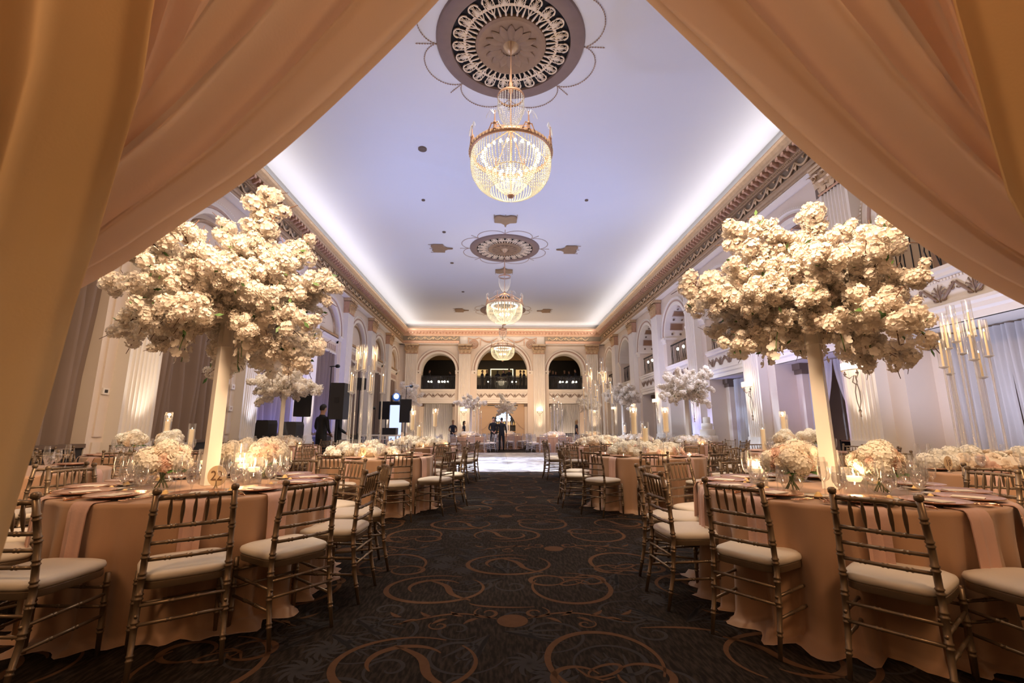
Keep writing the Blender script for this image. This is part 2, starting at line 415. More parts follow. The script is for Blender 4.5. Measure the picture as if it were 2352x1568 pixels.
def leaf3(b, x, y, z, wd, h, curl, out=(0, 1)):
    n = 6; L = []
    for i in range(n + 1):
        t = i / n; ww = wd * (.55 + .75 * sin(pi * min(1, t * .8 + .15))) * (1 if t < .85 else .7)
        zz = z + h * sin(t * pi * .62) / sin(pi * .62) if t < .8 else z + h - h * .22 * (t - .8) / .2
        d = .02 + curl * max(0, t - .35) ** 1.5 * 2.2
        L.append(((x - out[1] * ww / 2 + out[0] * d, y + out[1] * d, zz), (x + out[0] * (d + .02), y + out[1] * (d + .02), zz), (x + out[1] * ww / 2 + out[0] * d, y + out[1] * d, zz)))
    for a, c in zip(L, L[1:]):
        b.poly([a[0], a[1], c[1], c[0]]); b.poly([a[1], a[2], c[2], c[1]])
def capital_mesh():
    b = MB(); b.cur = 0
    z0 = 6.68; b.loft([[(-.40 - d, 0, z), (-.40 - d, .25 + d, z), (.40 + d, .25 + d, z), (.40 + d, 0, z)] for d, z in ((.02, z0), (.035, z0 + .05), (0, z0 + .07), (.0, z0 + .3), (.05, z0 + .58))], False)
    b.cur = 1
    for k in (-.28, 0, .28): leaf3(b, k, .26, z0 + .06, .24, .27, .16)
    for k in (-.40, -.14, .14, .40): leaf3(b, k, .27, z0 + .20, .20, .32, .2)
    for s in (-1, 1):
        leaf3(b, s * .42, .13, z0 + .06, .2, .3, .15, (s, 0))
        for cx, r in ((s * .40, .10), (s * .13, .065)):    # volutes
            pts = []
            for i in range(20):
                t = i / 19; a = -pi / 2 * s + s * t * 3.6 * pi; rr = r * (1 - .75 * t)
                pts.append((cx + s * 0 + rr * sin(a) , .33 + .02 * t, z0 + .60 - r + rr * cos(a) - .02))
            b.tube(pts, [.020 * (1 - .5 * i / 19) for i in range(20)], 5)
    b.cur = 1; b.box(-.50, 0, 7.28, .50, .38, 7.36); b.box(-.53, 0, 7.36, .53, .40, 7.42)
    b.ball((0, .40, 7.32), .06, 8, 5)
    return b.mesh('capital', [M_cap, M_goldlt], True, .7)
ME_cap = capital_mesh()
def pilaster(wall, T, u):
    M = swap(T, u)
    o = put(ME_shaft, 'pilaster', wall); o.matrix_local = M
    for me, nm in ((ME_base, 'plinth'), (ME_cap, 'capital')): put(me, nm, o)
    return o

# cornice: profile swept along a wall + repeated ornaments
def cornice(T, u0, u1, name, gap=None):
    tr = MB(T); tr.cur = 0
    def run(a, c, lo, full=True):
        hprof(tr, a, c, lo)
    tr.cur = 1; run(u0, u1, [(0, ZCORN), (.30, ZCORN), (.30, ZCORN + .03), (.28, ZCORN + .03)])
    tr.cur = 0; run(u0, u1, [(.26, ZCORN + .03), (.30, ZCORN + .05), (.30, ZCORN + .12), (.33, ZCORN + .13), (.33, ZCORN + .20), (.37, ZCORN + .25), (.30, ZCORN + .26)])
    tr.cur = 2; run(u0, u1, [(.28, ZCORN + .25), (.28, ZCORN + .60)])
    tr.cur = 0; run(u0, u1, [(.28, ZCORN + .60), (.34, ZCORN + .62), (.36, ZCORN + .67), (.42, ZCORN + .69), (.42, ZCORN + .86), (.62, ZCORN + .87), (.62, ZCORN + .97), (.66, ZCORN + .99), (.70, ZCORN + 1.06), (.76, ZCORN + 1.09), (.76, ZCORN + 1.13), (.60, ZCORN + 1.13), (.58, ZCORN + 1.02), (0, ZCORN + 1.02)])
    return struct(tr.build(name, [M_gold, M_white, M_frz], None, True, .4))
def m_modillion():
    b = MB(); rings = []
    for i in range(7):
        t = i / 6; y = .42 + .19 * t; h = .155 - .07 * t
        rings.append([(-.05, y, ZCORN + .865), (-.055, y, ZCORN + .865 - h * .6), (-.03, y, ZCORN + .865 - h - .012 * sin(pi * t * 2)), (.03, y, ZCORN + .865 - h - .012 * sin(pi * t * 2)), (.055, y, ZCORN + .865 - h * .6), (.05, y, ZCORN + .865)])
    b.loft(rings, False, True, True); b.poly(rings[-1])
    b.tube([(-.055, .585, ZCORN + .80), (.055, .585, ZCORN + .80)], .03, 8)
    return b.mesh('modillion', M_cap, True, .6)
ME_mod = m_modillion()
def m_swag():      # frieze ornament: shell, hanging garland and leaf spray, .62 m long
    b = MB(); z = ZCORN + .43; y = .30
    b.tube([(-.31 + .62 * t, y + .02, z + .12 - .22 * sin(pi * t)) for t in [k / 12 for k in range(13)]], [.018 + .022 * sin(pi * k / 12) for k in range(13)], 6)
    for k in range(5):
        a = -1 + .5 * k; b.tube([(-.31, y, z - .12), (-.31 + .05 * sin(a), y + .03, z - .02), (-.31 + .11 * sin(a), y + .015, z + .10 + .03 * cos(a))], [.012, .016, .005], 5)
    b.ball((0, y + .01, z + .10), .035, 8, 5); b.tube([(0, y, z + .08), (.03, y + .02, z + .13), (.09, y + .01, z + .14)], [.01, .014, .004], 5)
    b.tube([(0, y, z + .08), (-.03, y + .02, z + .13), (-.09, y + .01, z + .14)], [.01, .014, .004], 5)
    return b.mesh('frieze_swag', M_goldlt, True)
ME_swag = m_swag()
def m_beadrun(L=1.0):
    b = MB(); k = 0.
    while k < L - .01:
        b.box(k, .36, ZCORN + .645, k + .035, .395, ZCORN + .685); k += .062
    return b.mesh('dentil_course', M_goldlt, False)
ME_bead = m_beadrun()
def dress(cn, T, u0, u1, swag_step=.62, skip=None):
    u = u0 + .12; 
    while u < u1 - .05:
        o = put(ME_mod, 'modillion', cn); o.matrix_local = swap(T, u); u += .24
    u = u0 + .31
    while u < u1 - .2:
        if not (skip and skip[0] < u < skip[1]):
            o = put(ME_swag, 'frieze_swag', cn); o.matrix_local = swap(T, u)
        u += swag_step
    u = u0
    while u < u1 - .5:
        o = stuff(put(ME_bead, 'dentil_course', cn)); o.matrix_local = swap(T, u); u += 1.0
# archivolt ornament meshes
def archivolt(T, c, r, zs=ZS, wid=.32):
    b = MB(T); b.cur = 0
    arch_band(b, c, zs, [(r, 0), (r, .05), (r + wid * .45, .05), (r + wid * .45, .035)])
    b.cur = 1; arch_band(b, c, zs, [(r + wid * .45, .03), (r + wid * .5, .075), (r + wid * .62, .09), (r + wid * .72, .06)])
    b.cur = 0; arch_band(b, c, zs, [(r + wid * .72, .05), (r + wid * .9, .05), (r + wid, .10), (r + wid + .02, .08), (r + wid + .02, 0)])
    return b
def dentil_ring(T, c, r, parent, n):
    b = MB(T)
    for k in range(n):
        a = pi * (k + .5) / n; u, z = c + r * cos(a), ZS + r * sin(a); d = .018
        b.poly([(u - d, z - d, .11), (u + d, z - d, .11), (u + d, z + d, .11), (u - d, z + d, .11)])
    return stuff(b.build('dentil_course', M_white, parent, False))

# ---- left wall -------------------------------------------------------
b = MB(TL)
R = 1.28
BAYL = [-.9] + BY
ends = [-.9 - 2.075] + [v + 2.075 for v in BAYL]
for i, c in enumerate(BAYL):
    u0, u1 = c - 2.075, c + 2.075
    if i == len(BAYL) - 1: u1 = WY
    if i == 0: u0 = .6; 
    if i == 0: bx(b, .6, 0, -.5, 1.2, ZCORN + .2, 0); continue
    bx(b, u0, 0, -.55, c - R, ZS, 0); bx(b, c + R, 0, -.55, u1, ZS, 0)
    arch_sheet(b, u0, u1, ZCORN + 1.5, c, R, ZS, 0); arch_reveal(b, c, R, ZS, 0, -.2)
    b.poly([(c - R, ZS, -.18), (c + R, ZS, -.18), (c + R, ZS + R, -.18), (c - R, ZS + R, -.18)])
wl = struct(b.build('wall_left', M_wall, None, True, .5))
for i, c in enumerate(BAYL[1:]):
    archivolt(TL, c, R).build('archivolt', [M_white, M_rose], wl)
    if i > 0: dentil_ring(TL, c, R + .36, wl, 64)
    q = MB(TL); arch_band(q, c, ZS + .02, [(R - .14, -.17), (R - .17, -.10), (R - .22, -.10), (R - .25, -.17)]); q.build('lunette_moulding', M_gold, wl)
    q = MB(TL); q.cur = 0
    hprof(q, c - R, c + R, [(-.5, 5.10), (-.10, 5.10), (-.08, 5.20), (-.02, 5.22), (.02, 5.30), (-.02, 5.32)])
    q.cur = 1; bx(q, c - R, 5.34, -.15, c + R, 5.46, .0)
    q.cur = 2
    u = c - R + .04
    while u < c + R - .04: bx(q, u, 5.355, 0, u + .05, 5.42, .03); u += .10
    q.build('window_sill_cornice', [M_white, M_gold, M_goldlt], wl, False)
    q = MB(TL); q.cur = 0; bx(q, c - R, 4.62, -.40, c + R, 5.10, -.10); q.cur = 1
    for k in range(11): uu = c - R + .12 + k * .225; bx(q, uu, 4.72, -.10, uu + .13, 4.98, -.085)
    q.cur = 2; bx(q, c - R, 4.56, -.42, c + R, 4.64, -.05)
    q.build('window_frieze', [M_wall, M_rose, M_white], wl, False)
    for s in (-1, 1):     # impost blocks
        q = MB(TL); hprof(q, c + s * (R + .17) - .2, c + s * (R + .17) + .2, [(0, 5.22), (.05, 5.24), (.07, 5.34), (.12, 5.38), (.12, 5.45), (0, 5.45)]); q.build('impost', M_white, wl)
    q = MB(TL)            # raised panel strips on the piers
    for s in (-1, 1):
        for dz in ((.1, .95), (1.05, 5.1)):
            a = c + s * (R + .12); e = c + s * (R + .30)
            bx(q, min(a, e), dz[0], 0, max(a, e), dz[1], .035)
    q.build('pier_panel', M_wall, wl, False)
    q = MB(TL); bx(q, c - R, 0, -.55, c + R, .86, -.02); q.cur = 1; bx(q, c - R, .86, -.55, c + R, .93, .03); q.build('window_seat', [M_dark, M_brown], wl, False)
for u in PY: pilaster(wl, TL, u)
def pleated(T, u0, u1, z0, z1, w, n, amp, mats, name, parent=None, tie=None, seed=1, segs=6, gather=None):
    """hanging pleated cloth: n pleats between u0 and u1"""
    rnd = random.Random(seed); b = MB(T); S = 8; N_ = n * S
    ph = [rnd.uniform(.7, 1.3) for _ in range(n + 1)]
    rows = []
    nz = segs
    for j in range(nz + 1):
        t = j / nz; z = z1 + (z0 - z1) * t; ring = []
        for i in range(N_ + 1):
            s = i / N_; k = min(n - 1, i // S); f = sin(2 * pi * (i % S) / S)
            u = u0 + (u1 - u0) * s
            if tie: u = tie(s, t, u)
            ring.append((u + .15 * amp * sin(5 * t + k), z, w + amp * (.5 + .5 * f) * ph[k] + amp * .25 * sin(k * 1.7 + 3 * t)))
        rows.append(ring)
    b.loft(rows, False)
    return b.build(name, mats, parent, True, None)
CURT_WORDS = ['nearest bay', 'second bay', 'third bay', 'fourth bay', 'fifth bay', 'sixth bay', 'seventh bay', 'eighth bay']
for i, c in enumerate(BAYL[1:]):
    if i == 0: continue
    o = pleated(TL, c - R + .02, c + R - .02, .93, 4.60, -.30, 9 if i < 3 else 8, .24, M_curt, 'window_curtain', None, seed=i, segs=3)
    tag(o, 'taupe pleated curtain hanging in the %s of the left wall' % CURT_WORDS[i - 1], 'curtain')
cl = cornice(TL, .6, WY, 'trim_1'); dress(cl, TL, .6, WY - .7)

# ---- right wall with the balcony arcade --------------------------------
RB = 1.26; DEP = 1.0
b = MB(TR)
for i, c in enumerate(BY):
    u0, u1 = c - 2.075, c + 2.075
    if i == 7: u1 = WY
    if i == 0: u0 = .6
    for a, e in ((u0, c - RB), (c + RB, u1)):
        b.cur = 0; bx(b, a, 0, -DEP, e, ZS, 0)
    arch_sheet(b, u0, u1, ZCORN + 1.5, c, RB, ZS, 0)
    arch_sheet(b, u0, u1, ZCORN + 1.5, c, RB, ZS, -DEP)
wr = struct(b.build('wall_right', M_wall, None, True, .5))
def coffers(T, c, r, parent, dep=DEP, n=5):
    q = MB(T); arch_reveal(q, c, r, ZS, 0, -dep); q.build('arch_soffit', M_white, parent)
    for k in range(n * 2 + 1):
        a = pi * (k + .5) / (n * 2 + 1); r1 = r - .015
        if k % 2:      # brown recessed coffer with a moulded rim
            q = MB(T); da = .115 * 1.3 / r
            def P(aa, ww, rr): return (c + rr * cos(aa), ZS + rr * sin(aa), ww)
            m = 4
            q.cur = 0
            for j in range(m):
                x0, x1 = a - da + 2 * da * j / m, a - da + 2 * da * (j + 1) / m
                q.poly([P(x0, -dep * .22, r1), P(x1, -dep * .22, r1), P(x1, -dep * .78, r1), P(x0, -dep * .78, r1)])
            q.cur = 1
            for x0, x1, w0, w1 in ((a - da - .02, a - da, -.18, -.82), (a + da, a + da + .02, -.18, -.82), (a - da, a + da, -.18, -.22), (a - da, a + da, -.78, -.82)):
                q.poly([P(x0, w0 * dep, r1 - .02), P(x1, w0 * dep, r1 - .02), P(x1, w1 * dep, r1 - .02), P(x0, w1 * dep, r1 - .02)])
            q.build('coffer_panel', [M_coffer, M_rose], parent, False)
        else:
            for ww in (-.30, -.70):
                q = MB(T); q.cur = 0; d = Vector((0, 0, 0)); ca = Vector((c + (r - .02) * cos(a), ZS + (r - .02) * sin(a), ww * dep))
                t1 = Vector((-sin(a), cos(a), 0)) * .085; t2 = Vector((0, 0, .085 * dep)); nn = Vector((-cos(a), -sin(a), 0))
                q.poly([tuple(ca - t1 - t2), tuple(ca + t1 - t2), tuple(ca + t1 + t2), tuple(ca - t1 + t2)])
                q.cur = 1; N_ = 8
                for rr, hh, r2, h2 in ((.055, .02, .035, .05), (.035, .05, .0, .055)):
                    for j in range(N_):
                        a0, a1 = 2 * pi * j / N_, 2 * pi * (j + 1) / N_
                        f = lambda rad, ang, h: tuple(ca + t1.normalized() * rad * cos(ang) + t2.normalized() * rad * sin(ang) + nn * h)
                        q.poly([f(rr, a0, hh), f(rr, a1, hh), f(r2, a1, h2), f(r2, a0, h2)])
                q.build('rosette', [M_white, M_brown], parent, False)
M_frz2 = mat('bronzed_acanthus', (.27, .18, .13), .5, var=.15)
def acanthus_mesh(st, h):
    """one repeat of the frieze: palmette between two S scrolls (x along, y out of the wall, z up)"""
    q = MB()
    for s in (-1, 1):
        q.tube([(s * (.03 + (st / 2 - .03) * t), .018, -h * .34 * cos(pi * t) + .02 * sin(2 * pi * t)) for t in [j / 10 for j in range(11)]], [.014 + .018 * sin(pi * j / 10) for j in range(11)], 5)
        q.tube([(s * (.09 + .055 * (1 - t) * cos(5.5 * t + 3.6)), .02, -h * .22 + .06 * (1 - t) * sin(5.5 * t + 3.6)) for t in [j / 9 for j in range(10)]], [.013 - .0010 * j for j in range(10)], 4)
        q.tube([(s * (st / 2 - .07 + .05 * (1 - t) * cos(-5.5 * t)), .02, h * .12 + .055 * (1 - t) * sin(-5.5 * t)) for t in [j / 9 for j in range(10)]], [.012 - .0009 * j for j in range(10)], 4)
        for j in range(3):
            a = .30 + .36 * j; L_ = h * (.62 - .11 * j); q.tube([(0, .01, -h * .22), (s * L_ * .5 * sin(a), .035, -h * .22 + L_ * .6 * cos(a * .8)), (s * L_ * sin(a), .018, -h * .22 + L_ * .92 * cos(a)), (s * (L_ * sin(a) + .02), .012, -h * .24 + L_ * .82 * cos(a))], [.007, .013, .011, .004], 4)
        for j in range(4):
            t = .30 + .16 * j; x_ = .03 + (st / 2 - .03) * t; z_ = -h * .34 * cos(pi * t); q.tube([(s * x_, .012, z_), (s * (x_ + .02), .03, z_ + .04), (s * (x_ + .045), .012, z_ + .055)], [.006, .011, .003], 4)
    q.tube([(0, .01, -h * .40), (0, .04, 0), (0, .012, h * .44)], [.010, .016, .005], 5)
    return q.mesh('acanthus_scroll', M_frz2, True)
AC = {}
def acanthus_run(T, u0, u1, z0, z1, parent, w=.0):
    """scrolling acanthus frieze on a panel"""
    L = u1 - u0; n = max(3, round(L / .62)); st = L / n; h = z1 - z0; key = round(st, 3)
    if key not in AC: AC[key] = acanthus_mesh(st, h)
    for k in range(n):
        o = put(AC[key], 'acanthus_scroll', parent); o.matrix_local = swap(T, u0 + st * (k + .5)) @ Matrix.Translation((0, w, (z0 + z1) / 2))
def balcony_front(T, c, r, parent, w1=-DEP, zf=4.05):
    q = MB(T); q.cur = 0
    hprof(q, c - r, c + r, [(-.10, 3.02), (-.02, 3.02), (-.02, 3.14), (.03, 3.18), (.03, 3.26), (.07, 3.30), (.07, 3.36), (-.02, 3.38)])
    bx(q, c - r, 3.02, -.95, c + r, zf - .02, -.04)
    hprof(q, c - r, c + r, [(-.04, 3.86), (.04, 3.88), (.05, 3.94), (.10, 3.98), (.10, zf), (-.3, zf)])
    q.build('balcony_entablature', M_white, parent, True, .4)
    q = MB(T); k = c - r + .02
    while k < c + r - .03: bx(q, k, 3.81, -.04, k + .035, 3.85, -.01); k += .06
    stuff(q.build('dentil_course', M_white, parent, False))
    acanthus_run(T, c - r + .02, c + r - .02, 3.40, 3.80, parent, -.04)
def railing(T, c, r, label, zf=4.05, w=-.22, glass=False):
    o = thing('balcony_railing', T(c, zf, w), label, 'railing')
    inv = o.location.copy()
    TT = lambda u, z, ww: tuple(Vector(T(u, z, ww)) - inv)
    q = MB(TT); q.box(c - r, zf + .98, w - .03, c + r, zf + 1.03, w + .03); q.build('top_rail', M_iron, o, False)
    q = MB(TT); q.box(c - r, zf + .06, w - .02, c + r, zf + .09, w + .02); q.build('bottom_rail', M_iron, o, False)
    n = max(6, int(2 * r / .17))
    for k in range(n + 1):
        u = c - r + 2 * r * k / n; q = MB(TT)
        if k % 4 in (1, 2) and k < n:
            q.tube([(u, zf + .08, w), (u + .10, zf + .5, w), (u, zf + .98, w)], .012, 4)
        q.tube([(u, zf + .08, w), (u, zf + .98, w)], .011, 4); q.build('baluster', M_iron, o, False)
    return o
M_rg = glassm('railing_glass', tint=(.25, .25, .28), base=.06)
BAYN = ['nearest', 'second', 'third', 'fourth', 'fifth', 'sixth', 'seventh', 'eighth']
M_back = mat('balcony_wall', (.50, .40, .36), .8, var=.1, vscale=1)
q = MB(TR); q.cur = 0
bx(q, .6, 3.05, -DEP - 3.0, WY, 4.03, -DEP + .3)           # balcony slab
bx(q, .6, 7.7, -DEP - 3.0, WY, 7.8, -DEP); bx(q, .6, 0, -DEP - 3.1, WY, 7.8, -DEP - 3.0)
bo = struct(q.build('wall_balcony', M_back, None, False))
for i, c in enumerate(BY):
    coffers(TR, c, RB, wr) if i < 6 else MB(TR)
    if i >= 6:
        q = MB(TR); arch_reveal(q, c, RB, ZS, 0, -DEP); q.build('arch_soffit', M_white, wr)
    archivolt(TR, c, RB).build('archivolt', [M_white, M_rose], wr)
    if 0 < i < 5: dentil_ring(TR, c, RB + .36, wr, 64)
    balcony_front(TR, c, RB, wr)
    for s in (-1, 1):
        q = MB(TR); a, e = sorted((c + s * (RB - .02), c + s * (RB + .40)))
        hprof(q, a, e, [(0, 5.18), (.04, 5.20), (.06, 5.32), (.12, 5.37), (.12, 5.45), (0, 5.45)])
        a, e = sorted((c + s * (RB - .05), c + s * (RB + .02))); q.box(a, 5.36, -DEP, e, 5.45, .0); q.build('impost', M_white, wr)
        # small pilasters with bronze caps in the lower opening
        q = MB(TR); a, e = sorted((c + s * RB, c + s * (RB - .26))); q.box(a, 0, -.95, e, 2.72, -.60); q.build('inner_pilaster', M_wall, wr, False)
        q = MB(TR); a, e = sorted((c + s * RB, c + s * (RB - .34)));
        q.box(a, 2.72, -.98, e, 2.84, -.55); q.box(a, 2.84, -.98, e, 3.02, -.50); q.build('bronze_cap', M_brown, wr, False)
    railing(TR, c, RB, 'black iron balcony railing in the %s arch of the right wall' % BAYN[i])
for u in PY: pilaster(wr, TR, u)
q = MB(TR)
for u in PY:     # dark vents beside the capitals and pier strips
    bx(q, u + .52, 6.85, 0, u + .85, 7.25, .012)
q.build('vent_panel', M_brown, wr, False)
cr = cornice(TR, .6, WY, 'trim_2'); dress(cr, TR, .6, WY - .7)

# ---- end wall ---------------------------------------------------------
EB = [(-4.78, 1.29), (0, 1.90), (4.78, 1.29)]
EP = [-6.78, -2.80, 2.76, 6.78]
ZE = 5.52
b = MB(TE)
cuts = [-HW, -2.9, 2.9, HW]
for (c, r), u0, u1 in zip(EB, cuts, cuts[1:]):
    bx(b, u0, 0, -DEP, c - r, ZS, 0); bx(b, c + r, 0, -DEP, u1, ZS, 0)
    top = ZCORN + 1.5
    arch_sheet(b, u0, u1, top, c, r, ZS, 0)
we = struct(b.build('wall_end', M_wall, None, True, .5))
for k, (c, r) in enumerate(EB):
    q = MB(TE); arch_reveal(q, c, r, ZS, 0, -DEP); q.build('arch_soffit', M_white, we)
    archivolt(TE, c, r, wid=.34).build('archivolt', [M_white, M_rose], we)
    balcony_front(TE, c, r, we)
    for s in (-1, 1):
        q = MB(TE); a, e = sorted((c + s * (r - .02), c + s * (r + .42)))
        hprof(q, a, e, [(0, 5.18), (.04, 5.20), (.06, 5.32), (.12, 5.37), (.12, 5.45), (0, 5.45)]); q.build('impost', M_white, we)
        q = MB(TE); q.ball((c + s * (r + .18), 5.28, .05), .05, 8, 5); q.build('impost_boss', M_brown, we)
    o = railing(TE, c, r, 'black railing with dark glass in the %s arch of the end wall' % ['left', 'centre', 'right'][k])
    inv = o.location.copy(); TT = lambda u, z, ww: tuple(Vector(TE(u, z, ww)) - inv)
    q = MB(TT); q.box(c - r, 4.10, -.255, c + r, 5.0, -.245); q.build('glass_pane', M_rg, o, False)
for u in EP: pilaster(we, TE, u)
# end cornice: full profile each side, a shallow crown over the centre panel
b = MB(TE); b.cur = 0
for a, e in ((-HW, -3.25), (3.25, HW)):
    b.cur = 1; hprof(b, a, e, [(0, ZCORN), (.30, ZCORN), (.30, ZCORN + .03), (.28, ZCORN + .03)])
    b.cur = 0; hprof(b, a, e, [(.26, ZCORN + .03), (.30, ZCORN + .05), (.30, ZCORN + .12), (.33, ZCORN + .13), (.33, ZCORN + .20), (.37, ZCORN + .25), (.30, ZCORN + .26)])
    b.cur = 2; hprof(b, a, e, [(.28, ZCORN + .25), (.28, ZCORN + .60)])
b.cur = 0; hprof(b, -HW, HW, [(.28, ZCORN + .60), (.34, ZCORN + .62), (.36, ZCORN + .67), (.42, ZCORN + .69), (.42, ZCORN + .86), (.62, ZCORN + .87), (.62, ZCORN + .97), (.66, ZCORN + .99), (.70, ZCORN + 1.06), (.76, ZCORN + 1.09), (.76, ZCORN + 1.13), (.60, ZCORN + 1.13), (.58, ZCORN + 1.02), (0, ZCORN + 1.02)])
ce = struct(b.build('trim_3', [M_cap, M_white, M_frz], None, True, .4)); dress(ce, TE, -HW + .7, HW - .7, .62, (-3.4, 3.4))
# centre panel relief: two rosettes, festoons
q = MB(TE); bx(q, -3.2, ZCORN - .02, 0, 3.2, ZCORN + .60, .03); q.build('centre_panel', M_wall, we, False)
for s in (-1, 1):
    q = MB(TE); c = (s * 2.15, ZCORN + .02)
    for rr in (.32, .22, .10):
        q.loft([[(c[0] + (rr + d * cos(a)) * cos(t), c[1] + (rr + d * cos(a)) * sin(t), .14 + d * sin(a)) for a in (0, 1.57, 3.14, 4.71)] for t in [2 * pi * j / 24 for j in range(25)] for d in (.03,)], True)
    q.build('relief_rosette', M_cap, we)
    q = MB(TE)
    q.tube([(s * (.35 + 1.4 * t), ZCORN + .50 - .30 * sin(pi * t), .16) for t in [j / 14 for j in range(15)]], [.02 + .04 * sin(pi * j / 14) for j in range(15)], 6)
    q.tube([(s * (2.55 + .0 * t), ZCORN + .50 - .9 * t, .14) for t in [j / 8 for j in range(9)]], [.05, .03, .05, .03, .05, .03, .045, .03, .01], 6)
    q.tube([(s * (1.65), ZCORN + .42 - .55 * t, .14) for t in [j / 8 for j in range(9)]], [.04, .03, .045, .03, .04, .03, .03, .02, .01], 6)
    q.tube([(s * (1.75 + .85 * t), ZCORN + .52 - .12 * sin(pi * t), .16) for t in [j / 8 for j in range(9)]], .035, 6)
    q.build('festoon', M_cap, we)
# room behind the end arches
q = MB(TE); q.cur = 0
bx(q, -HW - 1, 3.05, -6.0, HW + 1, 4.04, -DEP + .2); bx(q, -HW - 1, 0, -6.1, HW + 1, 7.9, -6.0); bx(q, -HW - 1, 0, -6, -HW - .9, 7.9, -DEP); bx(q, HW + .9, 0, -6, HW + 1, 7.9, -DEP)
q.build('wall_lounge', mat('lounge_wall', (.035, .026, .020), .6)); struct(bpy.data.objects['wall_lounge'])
q = MB(TE); bx(q, -HW - 1, 7.75, -6.0, HW + 1, 7.85, -DEP); q.cur = 1; bx(q, -HW - 1, 7.1, -6, HW + 1, 7.75, -5.8); struct(q.build('ceiling_lounge', [M_ceil, mat('ochre_frieze', (.45, .26, .09), .7)], None, False))
# ------------------------------------------------------------------ chairs
def ringed(b, pts, r, marks, seg, rr=1.28, base_taper=None):
    """bamboo-turned rod along pts with doubled rings at the fractions in marks"""
    pts = [Vector(p) for p in pts]; L = [0]
    for a, c in zip(pts, pts[1:]): L.append(L[-1] + (c - a).length)
    T = L[-1]
    def at(t):
        d = t * T
        for i in range(len(pts) - 1):
            if d <= L[i + 1] + 1e-9: return pts[i].lerp(pts[i + 1], (d - L[i]) / (L[i + 1] - L[i]))
        return pts[-1]
    st = [(0, 1)] + [(l / T, 1) for l in L[1:-1]] + [(1, 1)]
    e = .004 / T
    for m in marks:
        for d in (-.010, .010):
            c = m + d / T; st += [(c - 1.6 * e, 1), (c - .5 * e, rr), (c + .5 * e, rr), (c + 1.6 * e, 1)]
    st = sorted(s for s in st if 0 <= s[0] <= 1)
    rad = [r * k * (base_taper(t) if base_taper else 1) for t, k in st]
    b.tube([tuple(at(t)) for t, k in st], rad, seg)
def chair_meshes(seg):
    M = {}
    def back_post(s):
        b = MB(); pts = [(s * .193, -.268, 0), (s * .190, -.222, .22), (s * .187, -.20, .44), (s * .182, -.213, .66), (s * .173, -.255, .875)]
        ringed(b, pts, .0155, (.14, .30, .44, .55, .66, .78, .90), seg, base_taper=lambda t: .72 + .28 * min(1, t * 3))
        x, y, z = pts[-1]; b.lathe([(.013, 0), (.020, .006), (.0205, .024), (.013, .032), (.001, .034)], seg + 2, (x, y - .003, z))
        return b.mesh('back_post', M_chair)
    def front_leg(s):
        b = MB(); ringed(b, [(s * .205, .192, 0), (s * .20, .190, .42)], .0145, (.30, .62, .86), seg, base_taper=lambda t: .75 + .25 * min(1, t * 3)); return b.mesh('front_leg', M_chair)
    M['post'] = [back_post(-1), back_post(1)]; M['leg'] = [front_leg(-1), front_leg(1)]
    def rail(z, y, r=.0095, arch=0, ext=.18):
        b = MB(); n = 6; pts = [(-ext + 2 * ext * i / n, y - .012 * sin(pi * i / n), z + arch * sin(pi * i / n)) for i in range(n + 1)]
        ringed(b, pts, r, (.25, .5, .75), seg, 1.25); return b.mesh('rail', M_chair)
    M['rails'] = [rail(.856, -.250, .0125, .004, .172), rail(.71, -.223, .0105, 0, .178), rail(.632, -.211, ext=.18), rail(.554, -.206, ext=.182)]
    def spindle(x):
        b = MB(); zz = [.856, .832, .80, .76, .73, .71]; rr = [.005, .006, .0098, .009, .006, .004]
        b.tube([(x, -.250 + (.856 - z) * .185, z) for z in zz], rr, seg); return b.mesh('spindle', M_chair)
    M['sp'] = [spindle(-.108 + .054 * k) for k in range(5)]
    def stretch(a, c, marks=(.35, .65)):
        b = MB(); ringed(b, [a, c], .0085, marks, seg, 1.3); return b.mesh('stretcher', M_chair)
    M['st'] = []
    for s in (-1, 1):
        for z in (.19, .30): M['st'].append(stretch((s * .188, -.235, z), (s * .203, .19, z + .01)))
    for z in (.24, .34): M['st'].append(stretch((-.2, .201, z), (.2, .201, z)))
    M['st'].append(stretch((-.182, -.228, .26), (.182, -.228, .26))); M['st'].append(stretch((-.182, -.218, .345), (.182, -.218, .345)))
    def outline(g, z, n=28):
        o = []
        for k in range(n):
            a = 2 * pi * k / n; c, s_ = cos(a), sin(a); e = .42
            x = (abs(c) ** e) * (1 if c > 0 else -1); y = (abs(s_) ** e) * (1 if s_ > 0 else -1)
            wx = .212 - .018 * (1 - y) / 2
            o.append((x * wx * g, y * .212 * g - .002, z))
        return o
    b = MB(); b.loft([outline(.99, .41), outline(1.0, .418), outline(1.0, .442), outline(.97, .448)], True, True, True); M['frame'] = b.mesh('seat_frame', M_chair, True, .7)
    b = MB(); b.loft([outline(.975, .446), outline(1.02, .456), outline(1.03, .470), outline(1.0, .484), outline(.88, .495), outline(.55, .502)], True, True, True); M['seat'] = b.mesh('seat_cushion', M_seat, True, .9)
    return M
CH = chair_meshes(10); CM = chair_meshes(5)
def make_chair(M, name='banquet_chair'):
    t = thing(name, (0, 0, 0), 'x', 'chair')
    put(M['seat'], 'seat_cushion', t); put(M['frame'], 'seat_frame', t)
    for m in M['post']: put(m, 'back_post', t)
    for m in M['leg']: put(m, 'front_leg', t)
    for m in M['rails']: put(m, 'rail', t)
    for m in M['sp']: put(m, 'spindle', t)
    for m in M['st']: put(m, 'stretcher', t)
    return proto(t)
